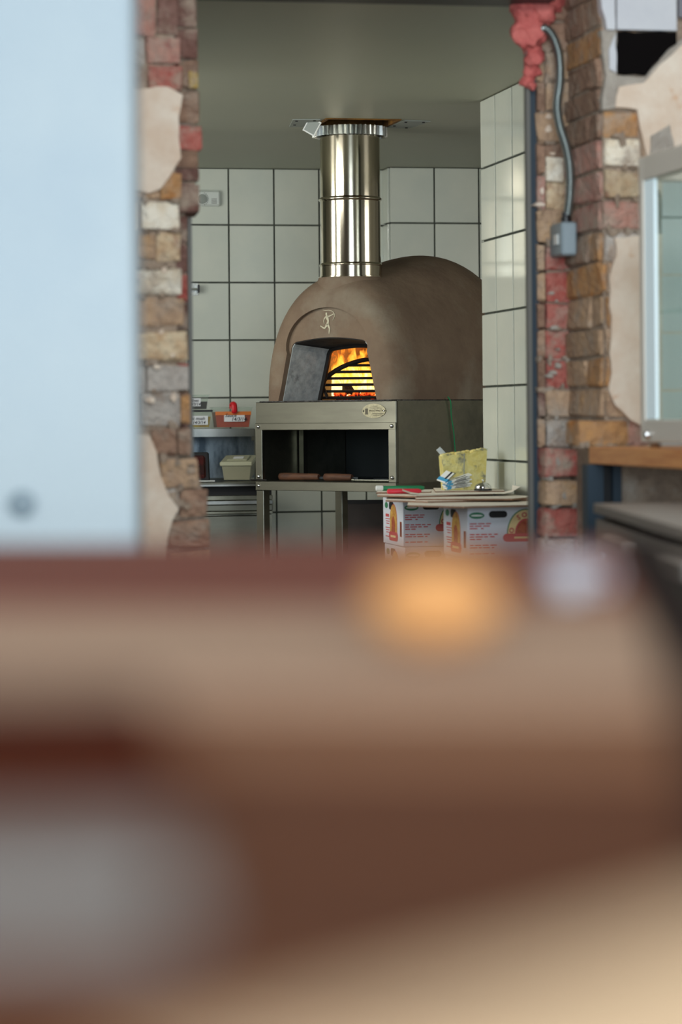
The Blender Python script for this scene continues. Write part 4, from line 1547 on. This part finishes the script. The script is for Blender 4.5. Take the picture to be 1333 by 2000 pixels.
carton(aB, bB, ZT - BH, 'upper printed carton of the front stack, cut off by the steel post')
carton(aB + .005, bB + .004, ZT - 2 * BH - .001, 'lower printed carton of the front stack, mostly hidden by the blurred table')
carton(aA, bA, ZT - BH, 'upper printed carton of the rear stack, beside the oven base')
carton(aA + .004, bA - .004, ZT - 2 * BH - .001, 'lower printed carton of the rear stack, only its top edge showing')

# cardboard sheets on the cartons
SH = .006


def sheet(pts, z, label, rz=0.0, curl=0.0):
    """pts in kitchen plan (a,b)"""
    ca = sum(p[0] for p in pts) / len(pts)
    cb = sum(p[1] for p in pts) / len(pts)
    t = thing('cardboard_sheet', label, 'cardboard', K(ca, cb, z), AL, 'flattened cardboard on the cartons')
    loc = [(p[0] - ca, p[1] - cb) for p in pts]
    MB().prism(loc, lambda p: (p[0], p[1], 0), lambda p: (p[0], p[1], SH - .0008)).build('corrugated_core', 'carton_brown', t)
    MB().prism(loc, lambda p: (p[0], p[1], SH - .0008), lambda p: (p[0], p[1], SH)).build('white_liner', 'carton_sheet', t)
    return t


def plan(px, Y):
    return ab(px, Y)


zs0 = ZT + .0005
sheet([plan(795, 8.15), plan(905, 7.98), (a_wing - .01, plan(1000, 8.06)[1]), (a_wing - .01, bA + .28), plan(800, 9.05)], zs0, 'front white topped cardboard sheet lying directly on the cartons')
sheet([plan(752, 8.46), plan(835, 8.30), (a_wing - .012, bB + .28), (a_wing - .012, bA + .30), plan(760, 9.12)], zs0 + SH, 'second cardboard sheet up, its brown edge showing over the rear carton')
sheet([plan(812, 8.38), plan(1000, 8.30), (a_wing - .015, bB + .33), (a_wing - .015, bA + .3), plan(800, 9.1)], zs0 + 2 * SH, 'third cardboard sheet up, with a white top')
sheet([plan(736, 8.60), plan(812, 8.46), plan(960, 8.62), (a_wing - .01, bA + .02), (a_wing - .01, bA + .32), plan(745, 9.15)], zs0 + 3 * SH, 'top cardboard sheet with a pointed left end under the pens')
sheet([plan(850, 8.76), plan(985, 8.76), plan(975, 9.12), plan(846, 9.16)], zs0 + 4 * SH, 'small brown cardboard piece under the butter tub')
zt5 = zs0 + 5 * SH
zt4 = zs0 + 4 * SH
# loose curled white paper
cpap = MB()
NU = 14
vs, fs = [], []
for i in range(NU + 1):
    u_ = i / NU
    px1 = 785 + (1016 - 785) * u_
    lift = .0012 + .022 * max(0, (u_ - .86) / .14) ** 2 + .014 * max(0, (.10 - u_) / .10)
    for (yy) in (8.50 + .06 * u_, 8.74 + .02 * u_):
        q = ab(px1, yy)
        kk = K(q[0] if q[0] < a_wing - .012 else a_wing - .012, q[1], zt4 + lift)
        vs.append(kk)
m0 = len(vs)
vs += [v + Vector((0, 0, .0006)) for v in vs]
for i in range(NU):
    fs += [(2 * i, 2 * i + 1, 2 * i + 3, 2 * i + 2), (m0 + 2 * i, m0 + 2 * i + 2, m0 + 2 * i + 3, m0 + 2 * i + 1)]
    fs += [(2 * i, 2 * i + 2, m0 + 2 * i + 2, m0 + 2 * i), (2 * i + 1, m0 + 2 * i + 1, m0 + 2 * i + 3, 2 * i + 3)]
fs += [(0, m0, m0 + 1, 1), (2 * NU, 2 * NU + 1, m0 + 2 * NU + 1, m0 + 2 * NU)]
tag(cpap.add(vs, fs).build('paper_sheet', 'carton_sheet'), 'loose white paper sheet with a curled right end on the cardboard', 'paper')

# pens
MB_strip = sheet([plan(734, 8.70), plan(840, 8.71), plan(842, 8.82), plan(738, 8.81)], zt4 + .0003, 'narrow cardboard strip under the green marker pen')
for (px0, px1, yy, m, tipm, lab, dz) in [(736, 829, 8.74, 'green_plastic', 'plastic_white', 'green marker pen with a white tip lying on the cardboard', .008), (757, 823, 8.66, 'marker_red', 'marker_red', 'red marker pen lying in front of the green one', 0)]:
    p0, p1 = atY(px0, 950, yy), atY(px1, 950, yy + .02)
    t = thing('marker_pen', lab, 'pen', (p0.x, p0.y, zt4 + .0005 + dz), math.atan2(p1.y - p0.y, p1.x - p0.x), 'marker pens')
    l = (p1 - p0).length
    r_ = .0082
    o = MB().lathe([(.006, 0), (r_, .003), (r_, l - .012), (.005, l)], 14).build('barrel', m, t, 50)
    o.rotation_euler = (0, math.pi / 2, 0)
    o.location = (0, 0, r_)
    if tipm != m:
        o = MB().lathe([(.006, -.002), (.009, 0), (.009, .020), (.0085, .022)], 14).build('cap', tipm, t, 50)
        o.rotation_euler = (0, math.pi / 2, 0)
        o.location = (-.001, 0, .009)

# butter tub
pc = atY(905, 950, 8.90)
bt_ = thing('butter_tub', 'clear square tub smeared with yellow butter beside the tiled wing wall', 'tub', (pc.x, 8.90, zt5), AL - .10)
w_, d_ = .150, .10


def bring(s, zl, zr, e=0):
    return [(-w_ / 2 * s + e, -d_ / 2 * s + e, zl), (w_ / 2 * s - e, -d_ / 2 * s + e, zr), (w_ / 2 * s - e, d_ / 2 * s - e, zr), (-w_ / 2 * s + e, d_ / 2 * s - e, zl)]


def hull8(lo_, hi_):
    return MB().add(lo_ + hi_, [(3, 2, 1, 0), (4, 5, 6, 7)] + [(i, (i + 1) % 4, 4 + (i + 1) % 4, 4 + i) for i in range(4)])


hull8(bring(.90, 0.0, 0.0), bring(1.0, .112, .131)).build('butter', 'butter', bt_)
lo_, hi_ = bring(.905, .0, .0, -.001), bring(1.005, .116, .136, -.001)
MB().add(lo_ + hi_, [(i, (i + 1) % 4, 4 + (i + 1) % 4, 4 + i) for i in range(4)]).build('tub_wall', 'clear_plastic', bt_)
MB().tube([Vector(p) for p in hi_], .0028, 6, closed=True).build('rim', 'clear_plastic', bt_)
MB().tube([(-.002, -d_ / 2 - .001, .122), (-.004, -d_ / 2 + .004, .005)], .0015, 5).build('seam', 'card_tag', bt_)
for i in range(9):
    bmx = bmesh.new()
    bmesh.ops.create_icosphere(bmx, subdivisions=2, radius=1)
    for v in bmx.verts:
        v.co = Vector((v.co.x * .014, v.co.y * .012, v.co.z * .008)) * (1 + .35 * mnoise.noise(v.co * 2 + Vector((i * 3, 0, 0))))
    me = bpy.data.meshes.new('butter_lump')
    bmx.to_mesh(me)
    bmx.free()
    me.polygons.foreach_set('use_smooth', [True] * len(me.polygons))
    o = link('butter_lump', me, 'butter', bt_)
    x = -.068 + .136 * i / 8
    o.location = (x, -.03 + .02 * (i % 3), .1135 + .019 * (x + .075) / .15)
o = MB().box(-.009, -.0015, 0, .009, .0015, .05, .001).build('knife_handle', 'steel_bright', bt_)
o.location = (-.050, .0, .102)
o.rotation_euler = (0, math.radians(-42), 0)
# paper sachets heaped in front of the butter tub
rs_ = random.Random(3)
sx0 = atY(893, 950, 8.80)
for i, (dx, dz, rot, lw) in enumerate([(0.0, 0, .05, .085), (.004, .006, -.08, .088), (-.004, .012, .10, .086), (.006, .018, -.02, .084), (-.002, .024, .16, .086), (.004, .030, .04, .090), (-.036, .036, .9, .05)]):
    ordn = ['bottom', 'second', 'third', 'fourth', 'fifth', 'topmost flat', 'upright'][i]
    t = thing('paper_sachet', ('%s white and blue paper sachet of the heap before the butter tub' % ordn), 'sachet', (sx0.x + dx, 8.80, zt5 + dz * .92), AL + rot * .4, 'paper sachets by the butter')
    ti = math.radians(-7 - 2 * i) if i < 6 else math.radians(-38)
    p1_ = MB().box(-lw / 2, -.02, .0, lw / 2, .02, .0048, .0012).build('packet', 'plastic_white', t)
    p2_ = MB().box(-lw / 2 + .004, -.0206, -.0003, -lw / 2 + .018, .0206, .0051).build('blue_band', 'sachet_blue', t)
    p3_ = MB().box(-.012, -.0207, .0018, .028, -.0195, .0036).build('print', 'ink', t)
    p4_ = MB().box(-.010, -.012, .0045, .026, -.004, .0052).build('print', 'ink', t)
    for p_ in (p1_, p2_, p3_, p4_):
        p_.rotation_euler = (math.radians(18) if i >= 6 else math.radians(6), ti, 0)
        p_.location = (0, 0, .006 + .0045)
# call bell
pb = atY(944, 950, 8.78)
bell = thing('call_bell', 'chrome counter call bell beside the sachets', 'bell', (pb.x, 8.78, zt5), 0)
MB().lathe([(.030, 0), (.030, .004), (.022, .006)], 28).build('base', 'black_plastic', bell, 40)
MB().lathe([(.0285, .006), (.0285, .009)] + [(.0275 * math.cos(t * math.pi / 2 / 9), .009 + .019 * math.sin(t * math.pi / 2 / 9)) for t in range(9)] + [(.003, .0285)], 32).build('dome', 'chrome', bell, 50)
MB().lathe([(.002, .028), (.002, .033), (.0045, .0335), (.004, .0365), (.001, .037)], 14).build('plunger', 'chrome', bell, 50)

# ================================================================ RIGHT: COUNTER, GLASS CASE, COOLER
# wooden counter slab running towards the viewer
ca, cb = ab(1175, 6.52, 890)
zct = atY(1175, 873, 6.52).z
cnt = thing('wooden_counter', 'oak slab counter fixed to the right brick pier', 'counter', K(ca, b0 - .03, 0), AL)
MB().box(0, -2.4, zct - .043, .62, 0, zct, .002).build('slab', 'wood_counter', cnt)
for y in (-2.2,):
    MB().box(.55, y, 0, .61, y + .06, zct - .043).build('leg', 'blue_black_paint', cnt)
pp = on_b(1148, 950, b0 - .075)
post = thing('counter_post', 'blue black steel channel post under the oak counter', 'post', K(pp[0], b0 - .075, 0), AL)
zpt = zct - .0445
MB().box(0, 0, 0, .042, .045, zpt).build('front_web', 'blue_black_paint', post)
MB().box(.042, .018, 0, .066, .045, zpt).build('recess_web', 'dark_gap', post)
MB().box(.066, 0, 0, .088, .045, zpt).build('rear_flange', 'blue_black_paint', post)

# glass display case
da, db = ab(1252, 6.25)
case = thing('glass_display_case', 'grey framed glass display case standing on the oak counter', 'display case', K(da, db, zct + .014), AL)
zt_ = atY(1252, 309, 6.25).z - (zct + .014)
cw, cd = .50, 1.1
# frame: posts, rails; the left side (a = const) faces the viewer obliquely
for x in (0, cw - .03):
    for y in (-.03, -cd):
        MB().box(x, y, 0, x + .03, y + .03, zt_, .002).build('post', 'case_paint', case)
for x in (0, cw - .03):
    MB().box(x, -cd + .03, zt_ - .055, x + .03, -.03, zt_, .002).build('top_rail', 'case_paint', case)
    MB().box(x, -cd + .03, 0, x + .03, -.03, .052, .002).build('bottom_rail', 'case_paint', case)
for y in (-.03, -cd):
    MB().box(.03, y, zt_ - .055, cw - .03, y + .03, zt_, .002).build('top_rail', 'case_paint', case)
    MB().box(.03, y, 0, cw - .03, y + .03, .052, .002).build('bottom_rail', 'case_paint', case)
MB().box(.012, -cd + .03, .052, .018, -.03, zt_ - .055).build('glass_pane', 'case_glass', case)
MB().box(.03, -.018, .052, cw - .03, -.012, zt_ - .055).build('glass_pane', 'case_glass', case)
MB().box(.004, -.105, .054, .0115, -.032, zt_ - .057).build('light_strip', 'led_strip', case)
MB().box(.03, -cd + .03, .30, cw - .03, -.05, .306).build('glass_shelf', 'case_glass', case)
for (x, y) in [(.02, -.05), (cw - .02, -.05), (.02, -cd + .05), (cw - .02, -cd + .05)]:
    MB().lathe([(.012, -.0135), (.016, -.008), (.012, 0.001)], 14, (x, y, 0)).build('foot', 'chrome', case, 50)
kn = MB().lathe([(.008, 0), (.010, .008), (.007, .014)], 14).build('knob', 'chrome', case, 50)
kn.location = (0, -.075, .018)
kn.rotation_euler = (0, -math.pi / 2, 0)

# under-counter bottle cooler
yaw = math.radians(1.2)
cp_ = atY(1164, 983, 5.95)
cool = thing('bottle_cooler', 'stainless steel glass door bottle cooler under the oak counter', 'cooler', (cp_.x, 5.95, 0), yaw)
zt2 = cp_.z
CL, CD = 2.0, .5
MB().box(0.03, -CL, .1, CD, 0, zt2 - .05).build('cabinet', 'bottle_dark', cool)
MB().box(-.004, -CL, zt2 - .022, CD, .004, zt2, .002).build('top', 'cooler_paint', cool)
for (x, y) in ((.05, -.06), (CD - .08, -.06), (.05, -CL + .03), (CD - .08, -CL + .03)):
    MB().box(x, y, 0, x + .03, y + .03, .1).build('foot', 'black_plastic', cool)
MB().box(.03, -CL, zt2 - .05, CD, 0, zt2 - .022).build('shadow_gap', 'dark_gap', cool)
for k in range(2):
    y1 = -.004 - k * .80
    y0 = y1 - .79
    dr = MB()
    dr.box(0, y0, .14, .03, y0 + .07, zt2 - .035)
    dr.box(0, y1 - .05, .14, .03, y1, zt2 - .035)
    dr.box(0, y0 + .07, zt2 - .09, .03, y1 - .05, zt2 - .035)
    dr.box(0, y0 + .07, .14, .03, y1 - .05, .20)
    dd = dr.build('door', 'cooler_paint', cool)
    MB().box(.010, y0 + .07, .20, .016, y1 - .05, zt2 - .09).build('door_glass', 'case_glass', dd)
    MB().box(.002, y1 - .10, .21, .009, y1 - .06, zt2 - .10).build('polished_glass_edge', 'glass_edge', dd)
    MB().box(-.035, y0 + .08, zt2 - .085, 0, y0 + .40, zt2 - .050, .005).build('handle', 'cooler_paint', dd)
# ================================================================ FOREGROUND TABLE
HT = .086
ZTB = EYE - HT
tbl = thing('plank_table', 'blurred reddish brown plank table filling the foreground', 'table', (0, 0, 0), math.radians(-5))
edges = [1.82, 1.66, 1.50, 1.36, 1.22, 1.07, .93, .80, .68, .56, .45, .34, .22]
cols = ['red', 'red', 'red', 'red', 'pale', 'pale', 'pale', 'mid', 'dark', 'dark', 'dark', 'dark']
for i in range(len(edges) - 1):
    pm = MB().box(-1.1, edges[i + 1] + .002, ZTB - .035, .030, edges[i], ZTB + rnd.uniform(-.0012, 0), .002)
    pm.build('plank', 'plank_' + cols[i], tbl)
MB().box(.0305, .22, ZTB - .06, .058, 1.82, ZTB + .002, .002).build('end_trim', 'table_edge_dark', tbl)
MB().box(-1.1, 1.79, ZTB - .09, .030, 1.815, ZTB - .036).build('apron', 'plank_dark', tbl)
for (x, y) in ((-1.05, 1.70), (-.035, 1.70), (-1.05, .25), (-.035, .25)):
    MB().box(x, y, 0, x + .06, y + .06, ZTB - .036).build('leg', 'plank_dark', tbl)


def tb(px, py):
    d = ray(px, py)
    t_ = (ZTB - EYE) / d[2]
    return Vector((d[0] * t_, t_, ZTB + .0006))


# things on it, all far out of focus
c_ = tb(850, 1265)
bn = thing('orange_half', 'blurred amber orange fruit on the foreground table', 'fruit', c_, 0)
bmx = bmesh.new()
bmesh.ops.create_uvsphere(bmx, u_segments=24, v_segments=14, radius=1)
for v in bmx.verts:
    v.co = Vector((v.co.x * .026, v.co.y * .026, v.co.z * .016 + .0158))
me = bpy.data.meshes.new('flesh')
bmx.to_mesh(me)
bmx.free()
me.polygons.foreach_set('use_smooth', [True] * len(me.polygons))
link('flesh', me, 'orange_peel', bn)
MB().lathe([(.003, .0312), (.003, .0335), (.001, .034)], 8).build('stalk_end', 'leather_dark', bn)
c_ = tb(1112, 1165)
cu = thing('white_cup', 'small blurred pale cup near the far right corner of the foreground table', 'cup', c_, 0)
MB().lathe([(.008, 0), (.0115, .009), (.013, .016), (.012, .016), (.010, .008), (.003, .003)], 24).build('bowl', 'cup_grey', cu, 40)
MB().tube(smoothpts([(.0125, 0, .012), (.019, 0, .012), (.019, 0, .005), (.0105, 0, .005)], 5), .0014, 6).build('handle', 'cup_grey', cu, 'all')
c_ = tb(-60, 1535)
wa = thing('leather_wallet', 'very dark brown leather wallet at the left edge of the foreground table', 'wallet', c_, .1)
MB().box(-.10, -.05, 0, .049, .085, .008, .002).build('cover', 'leather_dark', wa)
MB().box(-.098, -.048, .0082, .047, .083, .013, .002).build('flap', 'leather_dark', wa)
c_ = tb(90, 1745)
sl = thing('grey_coaster', 'blurred grey slate coaster low on the left of the foreground table', 'coaster', c_, .08)
MB().box(-.07, -.042, 0, .024, .036, .005, .0015).build('slate', 'slate_grey', sl)
cardp = [(-.03, .322), (.078, .468), (.20, .43), (.10, .25)]
pp_ = thing('cream_menu_card', 'blurred cream paper card in the bottom right of the foreground table', 'card', (0, 0, ZTB + .0006), 0)
MB().prism(cardp, lambda p: (p[0], p[1], 0), lambda p: (p[0], p[1], .0012)).build('sheet', 'cream_paper', pp_)
MB().prism([(x * .9 + .01, y * .9 + .036) for x, y in cardp], lambda p: (p[0], p[1], .0013), lambda p: (p[0], p[1], .0022)).build('fold', 'cream_paper', pp_)
